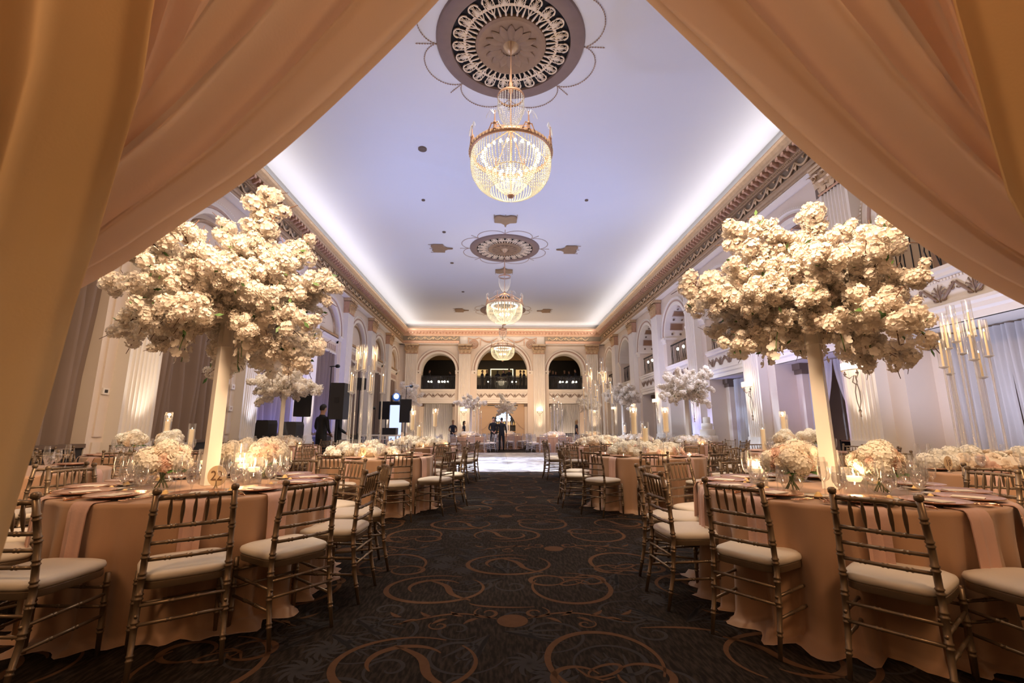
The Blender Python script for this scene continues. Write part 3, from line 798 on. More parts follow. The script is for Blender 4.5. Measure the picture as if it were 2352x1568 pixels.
def join_meshes(name, lst, mats):
    b = MB(); out = MB()
    for me, mi in lst:
        off = len(out.v); out.v += [tuple(v.co) for v in me.vertices]
        for p in me.polygons: out.f.append(tuple(off + i for i in p.vertices)); out.m.append(mi)
    return out.mesh(name, mats)
P_chair = make_chair(CH); P_chairm = make_chair(CM)
FARL = lambda mm: [join_meshes('chair_frame', [(m, 0) for m in CM['post'] + CM['leg'] + CM['rails'] + CM['sp'] + CM['st'] + [CM['frame']]], [mm]), join_meshes('seat_cushion', [(CM['seat'], 0)], [M_seat])]
def make_far(mm, name='banquet_chair'):
    t = thing(name, (0, 0, 0), 'x', 'chair'); a, c = FARL(mm); put(a, 'chair_frame', t); put(c, 'seat_cushion', t); return proto(t)
P_far = make_far(M_chair); P_farw = make_far(M_chairw)

# ------------------------------------------------------------------ tables
def cloth_mesh(R=.915, H=.77, seed=0, n=192, folds=17):
    rnd = random.Random(seed); b = MB(); ph = rnd.uniform(0, 6)
    F = [(rnd.choice((folds - 4, folds, folds + 5, folds + 9)), rnd.uniform(0, 6), rnd.uniform(.4, 1)) for _ in range(4)]
    def fold(a): return sum(w_ * sin(k * a + p) for k, p, w_ in F) / sum(w_ for _, _, w_ in F)
    rings = []
    for rr in (.02, .3, .6, .85): rings.append([(R * rr * cos(2 * pi * k / n), R * rr * sin(2 * pi * k / n), H) for k in range(n)])
    rings.append([((R - .012) * cos(2 * pi * k / n), (R - .012) * sin(2 * pi * k / n), H) for k in range(n)])
    for t in (0.0, .03, .1, .2, .35, .5, .65, .8, .92, .985, 1.0, 1.0, 1.0):
        ring = []; j = len(rings)
        for k in range(n):
            a = 2 * pi * k / n; f = fold(a)
            fz = max(-1, min(1, f * 1.7)); fz = fz * .8 + .2 * sin(41 * a + ph)
            r = R + .004 + .008 * t + (.024 + .066 * t) * t ** .4 * (fz - .25)
            z = (H - .006) * (1 - t)
            if j >= 14:       # puddle on the carpet
                pud = max(0, sin(a * 5 + ph) * .5 + .5) * .09 + .02
                q = (j - 13) / 3
                r += pud * q; z = .012 + .045 * sin(pi * q) * (pud / .1) * (.5 + .5 * sin(23 * a)) if q < 1 else .004
            ring.append((r * cos(a), r * sin(a), max(z, .003)))
        rings.append(ring)
    b.loft(rings, True, True, False)
    return b.mesh('tablecloth', M_cloth, True)
CL = [cloth_mesh(seed=s) for s in range(4)]
b = MB(); b.lathe([(.86, .72), (.9, .722), (.9, .755), (.86, .757)], 40); ME_top = b.mesh('tabletop', M_brown)
TABLES = []
def table(nm, x, y, where, cl=0, R=.915, mat_=None):
    t = thing('round_table', (x, y, 0), 'round banquet table under floor length rose gold cloth, ' + where, 'table', rz=cl * 1.1)
    put(ME_top, 'tabletop', t, scale=(R / .915, R / .915, 1)); me = CL[cl % 4]
    o = put(me, 'tablecloth', t, scale=(R / .915, R / .915, 1))
    TABLES.append((nm, x, y)); return t
def adesc(a):
    a = (a % 360)
    names = ['right side', 'rear right side', 'back right', 'right of back', 'back', 'back left', 'rear left side', 'left side', 'front left side', 'near left', 'near side', 'near right', 'front right side']
    k = [0, 28, 50, 72, 90, 120, 152, 180, 208, 235, 270, 302, 332, 360]
    best = min(range(13), key=lambda i: min(abs(a - k[i]), 360 - abs(a - k[i])))
    return names[best]
ORD = ['', 'second ', 'third ', 'fourth ', 'fifth ']
USED = {}
def uniq(lbl_fn):
    i = 0
    while True:
        l = lbl_fn(ORD[i]);
        if l not in USED: USED[l] = 1; return l
        i += 1
def chairs(tname, cx, cy, angs, rad=1.17, P=None, group=None, skip=(), jit=3):
    for k, a in enumerate(angs):
        if k in skip: continue
        if isinstance(a, tuple): x, y, rz = a[0], a[1], radians(a[2]); a = math.degrees(atan2(y - cy, x - cx))
        else:
            rr = rad + random.uniform(-.03, .03); ar = radians(a)
            x, y = cx + rr * cos(ar), cy + rr * sin(ar)
            rz = ar + pi / 2 + radians(random.uniform(-jit, jit))
        col = 'silver' if P is P_farw else 'gold'
        lb = uniq(lambda o: '%s%s chair with ivory seat, %s of %s' % (o, col, adesc(a), tname))
        place(P or P_chairm, (x, y, 0), rz, lb, 'chair', 'chairs around the ' + tname)

# ------------------------------------------------------------------ tableware prototypes
def lm(name, prof, mm, seg=16): b = MB(); b.lathe(prof, seg, cap0=False, cap1=False); return b.mesh(name, mm)
def glass_proto(name, foot, stem, bowl, liquid=None, seg=16):
    t = thing(name, (0, 0, 0), 'x', 'glass')
    put(lm('bowl', bowl, M_glass, seg), 'bowl', t); put(lm('stem', stem, M_glass, 8), 'stem', t); put(lm('foot', foot, M_glass, seg), 'foot', t)
    if liquid: put(lm('water', liquid, M_water, seg), 'water', t)
    return proto(t)
FOOT = [(.0, .001), (.036, .001), (.036, .003), (.012, .006), (.005, .012)]
P_water = glass_proto('water_goblet', FOOT, [(.006, .010), (.004, .03), (.007, .05), (.010, .058)], [(.010, .058), (.028, .07), (.040, .10), (.042, .13), (.036, .175), (.034, .195)], [(.008, .062), (.026, .073), (.037, .10), (.0385, .13), (.036, .155), (.0, .1551)])
P_wine = glass_proto('wine_glass', FOOT, [(.005, .010), (.0035, .04), (.0035, .085), (.007, .096)], [(.007, .096), (.026, .108), (.036, .135), (.037, .155), (.031, .205), (.029, .22)])
P_flute = glass_proto('champagne_flute', [(0, .001), (.030, .001), (.030, .003), (.008, .006), (.004, .012)], [(.005, .010), (.003, .04), (.003, .095), (.006, .105)], [(.006, .105), (.018, .12), (.026, .16), (.027, .19), (.023, .245), (.021, .255)])
def plate_proto(name, prof, mm, cat, seg=40):
    o = put(lm(name, prof, mm, seg), name); return proto(o)
P_charger = plate_proto('charger_plate', [(0, .012), (.10, .012), (.11, .006), (.12, .012), (.163, .022), (.166, .025), (.163, .027), (.12, .018), (.0, .018)], M_charger, 'plate')
t = thing('bread_plate', (0, 0, 0), 'x', 'plate'); put(lm('plate', [(0, .004), (.05, .004), (.078, .014), (.08, .016), (.05, .009), (0, .009)], M_china, 24), 'plate', t); put(lm('butter_curl', [(.022, 0), (.024, .006), (.014, .014), (.016, .018), (.004, .028)], M_butter, 9), 'butter_curl', t, (0.01, 0, .009)); P_bread = proto(t)
b = MB(); b.box(-.05, -.075, 0, .05, .075, .0025); b.cur = 0; P_card = proto(put(b.mesh('menu_card', M_card, False), 'menu_card'))
def fork_m():
    b = MB(); b.tube([(0, -.09, .004), (0, 0, .006), (0, .04, .010)], [.005, .0028, .003], 5); b.box(-.010, .04, .008, .010, .062, .012)
    for k in (-1, -.33, .33, 1): b.box(k * .009 - .0015, .06, .008, k * .009 + .0015, .10, .010)
    return b.mesh('fork', M_cut)
def knife_m():
    b = MB(); b.tube([(0, -.11, .005), (0, -.01, .005)], [.006, .004], 5); b.loft([[(-.001, -.01, .001), (.001, -.01, .001), (.001, -.01, .016), (-.001, -.01, .016)], [(-.001, .10, .001), (.001, .10, .001), (.001, .10, .018), (-.001, .10, .018)], [(-.0005, .125, .001), (.0005, .125, .001), (.0005, .125, .006), (-.0005, .125, .006)]], True, True, True); return b.mesh('knife', M_cut)
def spoon_m():
    b = MB(); b.tube([(0, -.09, .004), (0, 0, .006), (0, .045, .009)], [.005, .0028, .003], 5)
    b.loft([[(.019 * cos(a) * s, .068 + .028 * sin(a) * s, .009 - .006 * (1 - s * s)) for a in [2 * pi * k / 12 for k in range(12)]] for s in (1, .6, .1)], True, False, True); return b.mesh('spoon', M_cut)
P_fork = proto(put(fork_m(), 'fork')); P_knife = proto(put(knife_m(), 'knife')); P_spoon = proto(put(spoon_m(), 'spoon'))
def napkin_mesh(drop=.33, wd=.062, lay=.10, seed=0):
    """folded napkin lying under the charger and falling over the table edge; local -y is outward"""
    rnd = random.Random(seed); b = MB(); rows = []
    path = [(lay, .006), (.02, .006), (0, .004), (-.018, -.012), (-.026, -.05), (-.030, -drop * .5), (-.034, -drop)]
    top = []; 
    for y, z in path:
        tw = wd * (1 - .05 * (z < -.1)); top.append([(-tw + 2 * tw * k / 6, y - (.004 + .010 * (z < -.04)) * (.5 + .5 * cos(k * 2 + seed)), z) for k in range(7)])
    bot = [[(x, y + (.006 if z < -.01 else 0), z - (.005 if z > -.01 else 0)) for x, y, z in r] for r in top]
    rings = [r + c[::-1] for r, c in zip(top, bot)]; b.loft(rings, True, True, True)
    return b.mesh('napkin', M_nap, True, .8)
NAPS = [napkin_mesh(.33, .062, .1, 0), napkin_mesh(.30, .058, .1, 1), napkin_mesh(.36, .066, .1, 2)]
P_nap = [proto(put(m, 'napkin')) for m in NAPS]
def setting(tname, cx, cy, a, full=True, R=.915, H=.772, near=False):
    ar = radians(a); d = Vector((cos(ar), sin(ar), 0)); s = Vector((-sin(ar), cos(ar), 0)); rz = ar + pi / 2
    C = Vector((cx, cy, H)); ad = adesc(a)
    def at(out, side, z=0): return tuple(C + d * out + s * side + Vector((0, 0, z)))
    def lab(fmt): return uniq(lambda o: o + fmt % (ad, tname))
    place(P_charger, at(R - .19, 0, .004), 0, lab('rose gold charger plate, %s of %s'), 'plate', 'chargers on the ' + tname)
    place(random.choice(P_nap), at(R + .004, .01 * random.uniform(-1, 1), .001), rz, lab('blush napkin over the edge, %s of %s'), 'napkin', 'napkins on the ' + tname)
    place(P_water, at(R - .40, -.06), 0, lab('stemmed water goblet, %s of %s'), 'glass', 'glasses on the ' + tname)
    place(P_flute, at(R - .37, -.15), 0, lab('slim champagne flute, %s of %s'), 'glass', 'glasses on the ' + tname)
    if full:
        place(P_card, at(R - .19, 0, .024), rz + random.uniform(-.1, .1), lab('ivory menu card on charger, %s of %s'), 'card', 'menu cards on the ' + tname)
        place(P_wine, at(R - .45, -.13), 0, lab('empty wine glass, %s of %s'), 'glass', 'glasses on the ' + tname)
        place(P_bread, at(R - .36, .17), rz, lab('bread plate with butter curl, %s of %s'), 'plate', 'bread plates on the ' + tname)
        for k, dx in enumerate((.185, .21)):
            place(P_fork, at(R - .15, dx, .004), rz + pi, lab(('inner', 'outer')[k] + ' rose gold fork, %s of %s'), 'fork', 'flatware on the ' + tname)
        place(P_knife, at(R - .15, -.185, .004), rz + pi, lab('rose gold knife, %s of %s'), 'knife', 'flatware on the ' + tname)
        place(P_spoon, at(R - .15, -.21, .004), rz + pi, lab('rose gold spoon, %s of %s'), 'spoon', 'flatware on the ' + tname)

# ------------------------------------------------------------------ flowers
def rose_mesh(r=.045, mm=None, seed=0, ruff=1.):
    rnd = random.Random(seed); b = MB()
    for ring, (n, rr, tilt, h) in enumerate(((3, .22, 1.45, .95), (4, .42, 1.2, .95), (5, .66, .95, .82), (6, .9, .6, .6), (6, 1.08, .25, .35))):
        for k in range(n):
            a0 = 2 * pi * k / n + ring * .7 + rnd.uniform(-.15, .15); wd = 2 * pi / n * .75
            G = []
            for i in range(4):
                t = i / 3; row = []
                for j in range(4):
                    s = (j / 3 - .5) * 2; a = a0 + s * wd * (.45 + .35 * sin(pi * t * .9))
                    rad = r * (.12 + rr * (t * (1 - .25 * (1 - cos(tilt)))) * (1 - .12 * s * s) * (.55 + .45 * t)) * ruff
                    z = r * (h * sin(t * 1.5) * .9 - .12 * s * s * t + (.05 * rnd.uniform(-1, 1) if t > .9 else 0))
                    row.append(b.p(rad * cos(a), rad * sin(a), z - r * .25))
                G.append(row)
            for i in range(3):
                for j in range(3): b.face((G[i][j], G[i][j + 1], G[i + 1][j + 1], G[i + 1][j]))
    b.ball((0, 0, r * .1), r * .45, 6, 4)
    return b.mesh('rose', mm or M_petal2, True, None)
def hyd_mesh(r=.075, seed=0, n=70, mm=None, pr=.016):
    rnd = random.Random(seed); b = MB()
    b.ball((0, 0, 0), r * .8, 8, 6)
    for k in range(n):
        z = 1 - 2 * (k + .5) / n; ph = k * 2.39996; q = sqrt(1 - z * z); d = Vector((q * cos(ph), q * sin(ph), z)); c = d * r * rnd.uniform(.88, 1.05)
        u = d.orthogonal().normalized(); v = d.cross(u); rot = rnd.uniform(0, 1.5)
        for j in range(4):
            a = rot + j * pi / 2; e = u * cos(a) + v * sin(a); f = u * -sin(a) + v * cos(a)
            b.poly([tuple(c), tuple(c + e * pr * .8 + f * pr * .6 + d * .003), tuple(c + e * pr * 1.4 + d * .004), tuple(c + e * pr * .8 - f * pr * .6 + d * .003)])
    return b.mesh('hydrangea_head', mm or M_hyd, True, None)
ROSES = [rose_mesh(.048, M_petal2, 1), rose_mesh(.045, M_petalb, 2), rose_mesh(.05, M_hyd, 3)]
HYDS = [hyd_mesh(.075, 1), hyd_mesh(.07, 2, 60)]
HYDF = [hyd_mesh(.085, 4, 34, M_hyd, .024), hyd_mesh(.085, 5, 34, M_petal2, .024)]
def orient(o, d, roll=0, scale=1):
    q = Vector(d).to_track_quat('Z', 'Y'); o.rotation_mode = 'QUATERNION'
    from mathutils import Quaternion
    o.rotation_quaternion = q @ Quaternion((0, 0, 1), roll); o.scale = (scale,) * 3
def bouquet(x, y, z, r, n, label, cat='flowers', vase=True, group=None, kinds='rh', flat=.75, seed=0, vh=.12, vr=.06, nm='rose_bouquet'):
    rnd = random.Random(seed); t = thing(nm, (x, y, z), label, cat, group)
    zc = (vh if vase else .02) + r * flat * .72
    if vase:
        put(lm('glass_vase', [(vr * .7, .002), (vr * 1.15, vh * .35), (vr * 1.1, vh * .6), (vr * .8, vh), (vr * .86, vh + .01)], M_glass, 18), 'glass_vase', t)
        q = MB()
        for k in range(9):
            a = 2.4 * k; q.tube([(vr * .7 * cos(a), vr * .7 * sin(a), .012), (vr * .2 * cos(a + 2), vr * .2 * sin(a + 2), vh * .8), (.3 * r * cos(a + 2), .3 * r * sin(a + 2), zc)], .0035, 4)
        stuff(q.build('flower_stems', M_stem, t))
    q = MB()
    for k in range(12):
        a = 2 * pi * k / 12 + rnd.random() * .4; q.quadp((r * .75 * cos(a), r * .75 * sin(a), zc - r * flat * .55), (r * .28 * cos(a), r * .28 * sin(a), -.01), (-.02 * sin(a), .02 * cos(a), .008))
    stuff(q.build('leaves', M_leaf, t, False))
    q = MB(); q.ball((0, 0, zc), r * .72, 12, 8, flat); q.build('flower_core', M_petal2, t)
    for k in range(n):
        zz = 1 - 1.55 * (k + .5) / n; ph = k * 2.39996 + seed; qn = sqrt(max(0, 1 - zz * zz)); d = Vector((qn * cos(ph), qn * sin(ph), zz))
        c = Vector((d.x * r * .8, d.y * r * .8, zc + d.z * r * .8 * flat))
        kk = rnd.random()
        if 'h' in kinds and kk < .3: o = put(rnd.choice(HYDS), 'hydrangea_head', t, tuple(c)); s = rnd.uniform(.75, 1)
        else: o = put(rnd.choice(ROSES if 'b' in kinds else ROSES[::2]), 'rose', t, tuple(c)); s = rnd.uniform(.9, 1.2)
        orient(o, d, rnd.random() * 6, s * (r / .15) ** .5)
    return t
def mound(x, y, z, lx, ly, h, n, label, cat='flowers', seed=0, group=None, hole=0, far=False, rz=0, nm='flower_garland'):
    """low mound or garland of roses and hydrangea on a table"""
    rnd = random.Random(seed); t = thing(nm, (x, y, z), label, cat, group, rz)
    q = MB(); q.loft([[(lx * g * cos(a), ly * g * sin(a), zz) for a in [2 * pi * k / 20 for k in range(20)]] for g, zz in ((.8, .005), (.9, h * .4), (.75, h * .8), (.3, h * .95))], True, True, True); q.build('flower_core', M_petal2, t)
    for k in range(n):
        ph = k * 2.39996; g = sqrt((k + .5) / n); c = (lx * g * cos(ph), ly * g * sin(ph), h * (1 - .75 * g ** 3) + rnd.uniform(-.015, .015))
        d = Vector((cos(ph) * g * g * .9, sin(ph) * g * g * .9, 1.05 - g))
        src = HYDF if far else (HYDS if rnd.random() < .35 else ROSES)
        me = rnd.choice(src); o = put(me, 'hydrangea_head' if me in HYDF or me in HYDS else 'rose', t, c); orient(o, d, rnd.random() * 6, rnd.uniform(.85, 1.2) * (1 if far else 1.1))
    return t
# blossom branches: a bent twig with side twigs and dense blossom
def flower5(b, c, d, pr, rnd):
    u = d.orthogonal().normalized(); v = d.cross(u); rot = rnd.uniform(0, 1.3)
    for j in range(5):
        a = rot + j * 2 * pi / 5; e = u * cos(a) + v * sin(a); f = u * -sin(a) + v * cos(a); cup = rnd.uniform(.1, .7)
        w2 = rnd.uniform(.42, .56)
        R_ = [tuple(c + e * pr * x_ + f * pr * y_ * w2 / .5 + d * pr * cup * z_) for x_, y_, z_ in ((.0, 0, 0), (.42, .36, .25), (.82, .52, .6), (1.12, .30, .95), (1.16, -.02, 1.0), (1.08, -.34, .95), (.80, -.52, .6), (.42, -.36, .25))]; m_ = tuple(c + e * pr * .75 + d * pr * cup * .30)
        i0 = [b.p(*q_) for q_ in R_]; mi = b.p(*m_)
        for q_ in range(8): b.face((mi, i0[q_], i0[(q_ + 1) % 8]))
def branch_meshes(seed, L=.72, droop=.25, big=1., nclus=13, nf=50, orchid=False):
    rnd = random.Random(seed); tw = MB(); bl = MB(); lf = MB(); rnd2 = random.Random(seed + 99)
    pts = []; ph = rnd.uniform(0, 6)
    for i in range(9):
        t = i / 8; pts.append(Vector((.05 * L * sin(5 * t + ph) * t, .05 * L * cos(4 * t + ph) * t, L * t)) + Vector((droop * L * t * t * .6, 0, -droop * L * t * t * .35)))
    tw.tube([tuple(p) for p in pts], [.008 * (1 - .75 * i / 8) for i in range(9)], 5)
    def P(t): i = min(7, int(t * 8)); return pts[i].lerp(pts[i + 1], t * 8 - i)
    cents = []
    for k in range(nclus):
        t = .26 + .72 * (k / (nclus - 1)); a = k * 2.4 + ph; base = P(t); rad = L * .15 * (1.15 - .6 * t) * rnd.uniform(.4, 1.25)
        tip = base + Vector((cos(a) * rad, sin(a) * rad, rad * .9))
        tw.tube([tuple(base), tuple(base.lerp(tip, .5) + Vector((0, 0, .01))), tuple(tip + (tip - base).normalized() * (.02 if k % 3 else .09))], [.005, .0035, .002], 4)
        cents.append((tip, rnd.uniform(.045, .068) * big * (1.1 - .3 * t)))
        if rnd.random() < .5: cents.append((base.lerp(tip, .45), .042 * big))
    cents.append((pts[-1], .04 * big))
    for c, r in cents:
        m = int(nf * (r / .052) ** 2)
        for j in range(m):
            z = 1 - 2 * (j + .5) / m; a = j * 2.4; q = sqrt(1 - z * z); d = Vector((q * cos(a), q * sin(a), z)); d = (d + Vector((rnd.uniform(-.3, .3), rnd.uniform(-.3, .3), rnd.uniform(-.3, .3)))).normalized()
            flower5(bl, c + Vector((d.x, d.y, d.z * .85)) * r * rnd.uniform(.6, 1.05), d, rnd.uniform(.0115, .0165) * big, rnd)
        if rnd2.random() < .22:
            d = Vector((rnd2.uniform(-1, 1), rnd2.uniform(-1, 1), rnd2.uniform(-.5, 1))).normalized(); e = d.orthogonal().normalized() * .013; c2 = c + d * r * 1.0
            lf.poly([tuple(c2), tuple(c2 + d * .03 + e), tuple(c2 + d * .062), tuple(c2 + d * .03 - e)])
            lf.tube([tuple(c), tuple(c2)], .0015, 3)
    return tw.mesh('branch', M_twig), bl.mesh('blossom', M_petal, True), (lf.mesh('leaf', M_leaf, False) if lf.f else None)
BR = [branch_meshes(100 + k, .72, .1 + .05 * k) for k in range(7)]
BRF = [branch_meshes(200 + k, .72, .1 + .06 * k, 1.5, 8, 13) for k in range(4)]
def orchid_mesh(seed=5):
    rnd = random.Random(seed); b = MB(); st = MB(); pts = [Vector((.10 * sin(t * 1.3), 0, -.34 * t)) for t in [k / 8 for k in range(9)]]
    st.tube([tuple(p) for p in pts], .003, 4)
    for k in range(15):
        t = .12 + .88 * k / 14; i = min(7, int(t * 8)); c = pts[i].lerp(pts[i + 1], t * 8 - i); a = k * 2.3; d = Vector((cos(a), sin(a), .2)).normalized(); flower5(b, c + d * .03, d, .026, rnd)
    return b.mesh('orchid_bloom', M_petal, True), st.mesh('orchid_spray', M_stem, True)
OR = orchid_mesh()
def pedestal(t, z0, z1, w0=.075, w1=.062, rot=.6):
    b = MB(); R2 = []
    for z, w_ in ((z0, w0), (z1, w1)):
        R2.append([(w_ * cos(rot + pi / 4 + k * pi / 2), w_ * sin(rot + pi / 4 + k * pi / 2), z) for k in range(4)])
    b.loft(R2, True, True, True); b.build('pedestal', M_ped, t, False)
def blossom_tree(x, y, z, zt, label, n=64, lmin=.85, lmax=1.2, far=False, seed=0, rot=.6, extra=(), orchids=5, wid=.068):
    """white tapering pedestal carrying a loose globe of blossom branches. z = table top, zt = pedestal top"""
    rnd = random.Random(seed); t = thing('blossom_centrepiece', (x, y, z), label, 'flowers')
    pedestal(t, 0, zt - z + .2, wid, wid * .86, rot)
    h0 = zt - z + .30
    q = MB(); q.lathe([(.06, -.31), (.05, -.12), (.12, 0), (.05, .1), (.001, .12)], 14, (0, 0, h0)); q.build('flower_bowl', M_ped, t)
    src = BRF if far else BR
    for k in range(n):
        el = -0.62 + 1.60 * (k + .5) / n; ph = k * 2.39996 + seed; q = sqrt(max(0, 1 - el * el)); d = Vector((q * cos(ph), q * sin(ph), el))
        s = rnd.uniform(lmin, lmax) * (1.0 if el > .0 else .80 + .25 * rnd.random()) * rnd.choice((.72, .88, .95, 1.0, 1.22)); me = src[k % len(src)]
        o = put(me[0], 'branch', t, (d.x * .04, d.y * .04, h0 + .02)); orient(o, d, rnd.random() * 6, s)
        stuff(put(me[1], 'blossom', o))
        if me[2]: stuff(put(me[2], 'leaf', o))
    for d, s in extra:
        me = src[0]; o = put(me[0], 'branch', t, (0, 0, h0)); orient(o, Vector(d).normalized(), 1, s); stuff(put(me[1], 'blossom', o)); 
        if me[2]: stuff(put(me[2], 'leaf', o))
    for k in range(orchids):
        a = 2 * pi * k / max(1, orchids) + .5 + seed; o = put(OR[1], 'orchid_spray', t, (.25 * cos(a), .25 * sin(a), h0 - .02), a); o.scale = (1.2,) * 3; stuff(put(OR[0], 'orchid_bloom', o))
    return t
# ------------------------------------------------------------------ candles
def flame_m(s=1.):
    b = MB(); b.lathe([(.001, 0), (.005 * s, .006 * s), (.006 * s, .012 * s), (.003 * s, .022 * s), (.0005, .030 * s)], 8); return b.mesh('flame', M_flame)
FL1, FL2 = flame_m(.8), flame_m(.95)
def candle_glow(x, y, z, e, r=.03):
    o = light('POINT', 'candle_glow', (x, y, z), e, (1, .62, .30), shadow_soft_size=r)
def floating_candle(x, y, z, h, r, label, group='floating candle cylinders on the front tables', e=0, up=.62):
    t = thing('floating_candle', (x, y, z), label, 'candle', group)
    put(lm('glass_cylinder', [(r * .98, .002), (r, .006), (r, h), (r * .96, h + .001)], M_glass, 24), 'glass_cylinder', t)
    put(lm('water', [(r * .95, .006), (r * .95, h * up), (0, h * up + .001)], M_water, 20), 'water', t)
    c = put(lm('candle_disc', [(r * .5, h * up - .014), (r * .68, h * up + .006), (r * .66, h * up + .022), (r * .3, h * up + .020), (0, h * up + .019)], M_candler, 20), 'candle_disc', t); put(FL2, 'flame', c, (0, 0, h * up + .022))
    if e: candle_glow(x, y, z + h * up + .05, e)
    return t
def pillar_candle(x, y, z, stand, ch, label, group, r=.038, e=0, hur=True):
    """ivory pillar candle in a glass sleeve on a clear candlestick"""
    t = thing('pillar_candle', (x, y, z), label, 'candle', group)
    put(lm('candlestick', [(.055, .002), (.055, .01), (.016, .03), (.012, stand * .3), (.020, stand * .5), (.012, stand * .7), (.014, stand - .03), (.055, stand - .01), (.055, stand)] if stand > .05 else [(.05, .001), (.05, max(.01, stand))], M_acr, 14), 'candlestick', t)
    c = put(lm('wax_candle', [(r, stand), (r, stand + ch - .012), (r * .96, stand + ch), (0, stand + ch - .01)], M_candle, 18), 'wax_candle', t)
    put(FL2, 'flame', c, (0, 0, stand + ch))
    if hur: put(lm('glass_sleeve', [(r * 1.45, stand), (r * 1.5, stand + ch + .10)], M_glass, 18), 'glass_sleeve', t)
    if e: candle_glow(x, y, z + stand + ch + .06, e)
    return t
def votive(x, y, z, label, group, e=0):
    t = thing('votive_candle', (x, y, z), label, 'candle', group)
    put(lm('glass_cup', [(.024, .002), (.030, .05)], M_glass, 12), 'glass_cup', t); c = put(lm('wax_candle', [(.02, .004), (.02, .02), (0, .021)], M_candler, 10), 'wax_candle', t); put(FL1, 'flame', c, (0, 0, .021))
    if e: candle_glow(x, y, z + .07, e)
    return t
def candelabra(x, y, z, n, hmin, hmax, rad, label, seed=0, rz=0, e=0, base=True, group=None):
    rnd = random.Random(seed); t = thing('candelabra', (x, y, z), label, 'candelabra', group, rz)
    b = MB(); b.box(-rad * 1.1, -.09, 0, rad * 1.1, .09, .05)
    if base: b.build('acrylic_base', M_acr, t, False)
    for k in range(n):
        a = 2 * pi * k / n; q = rad * (.55 if k % 2 else 1.0); px, py = q * cos(a), q * sin(a) * .8
        h = hmin + (hmax - hmin) * ((k * 5) % n) / (n - 1)
        q_ = MB(); q_.tube([(px, py, 0), (px, py, h)], .011, 6); q_.build('rod', M_acr, t)
        q_ = MB(); q_.lathe([(.012, h - .02), (.045, h - .005), (.045, h + .004), (.012, h + .01)], 12, (px, py, 0)); q_.build('bobeche', M_acr, t)
        c = put(lm('taper_candle', [(.011, h + .01), (.010, h + .27), (.004, h + .285)], M_candle, 8), 'taper_candle', t, (px, py, 0)); put(FL2, 'flame', c, (0, 0, h + .285))
        put(lm('glass_tube', [(.040, h), (.040, h + .42)], M_glass, 14), 'glass_tube', t, (px, py, 0))
    if e: candle_glow(x, y, z + (hmin + hmax) / 2 + .35, e, .15)
    return t
# ------------------------------------------------------------------ front drapes
def swag(name, label, inner, outer_top, tie, n, side, seed):
    """gathered sheer swag: folds run from the header down to the tie-back"""
    rnd = random.Random(seed); b = MB(); S = 10; NU = n * S; NV = 26
    inner = [Vector((x, 0, z)) for x, z in inner]
    L = [0]
    for a, c in zip(inner, inner[1:]): L.append(L[-1] + (c - a).length)
    def inn(t):
        d = t * L[-1]
        for i in range(len(inner) - 1):
            if d <= L[i + 1] + 1e-9:
                f = (d - L[i]) / (L[i + 1] - L[i]); p0 = inner[max(0, i - 1)]; p1 = inner[i]; p2 = inner[i + 1]; p3 = inner[min(len(inner) - 1, i + 2)]
                return .5 * ((2 * p1) + (p2 - p0) * f + (2 * p0 - 5 * p1 + 4 * p2 - p3) * f * f + (3 * p1 - p0 - 3 * p2 + p3) * f ** 3)
        return inner[-1]
    am = [rnd.uniform(.6, 1.3) for _ in range(n + 1)]
    rows = []
    for i in range(NU + 1):
        u = i / NU; row = []
        top = inner[0].lerp(Vector((outer_top[0], 0, outer_top[1])), u)
        k = u * n; ki = min(n - 1, int(k))
        for j in range(NV + 1):
            t = j / NV; p = inn(t)
            straight = top.lerp(Vector((tie[0] - side * .02 * u, 0, tie[1] + .10 * u)), t)
            wgt = (1 - u) ** 1.3
            q = straight + (p - inner[0].lerp(inner[-1], t)) * wgt * 1.0 if u > 0 else p
            amp = (.085 * (1 - t) + .03) * am[ki] * (1 if u > .02 else u / .02)
            y = 1.33 + amp * sin(2 * pi * (k - .25 + .35 * sin(t * 2 + ki * .7))) + .05 * u - .27 * (u / .17 if u < .17 else max(0, 1 - (u - .17) * 7)) * (1 - .35 * t) - .02
            row.append((q.x, y, q.z))
        rows.append(row)
    b.loft(rows, False)
    o = b.build(name, M_drape, None, True, None); return tag(o, label, 'drape')
T_in = [(.20, 3.30), (-.02, 2.95), (-.22, 2.63), (-.49, 2.285), (-.74, 2.005), (-.98, 1.80), (-1.12, 1.68), (-1.28, 1.575)]
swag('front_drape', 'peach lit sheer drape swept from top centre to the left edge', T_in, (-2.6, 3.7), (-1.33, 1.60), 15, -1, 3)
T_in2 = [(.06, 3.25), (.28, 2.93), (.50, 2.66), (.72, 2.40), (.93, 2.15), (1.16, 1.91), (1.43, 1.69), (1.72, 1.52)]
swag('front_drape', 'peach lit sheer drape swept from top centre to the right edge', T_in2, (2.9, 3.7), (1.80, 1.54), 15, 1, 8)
def tail(name, label, edge, wid, side, seed, n=5):
    rnd = random.Random(seed); b = MB(); rows = []; ty = .96; g = ty / 1.15; edge = [(x * g, max(.015, (z - 1.21) * g + 1.21)) for x, z in edge]; edge[-1] = (edge[-1][0], .015)
    for x, z in edge:
        row = []
        for i in range(n * 10 + 1):
            u = i / (n * 10); row.append((x + side * wid * u * (1 + .25 * (z - 1.2)), ty + .05 * sin(2 * pi * u * n * .8 + 1 + .3 * sin(z * 2)) + .03 * sin(2 * pi * u * 2.2), z))
        rows.append(row)
    b.loft(rows, False); return tag(b.build(name, M_drape2, None, True, None), label, 'drape')
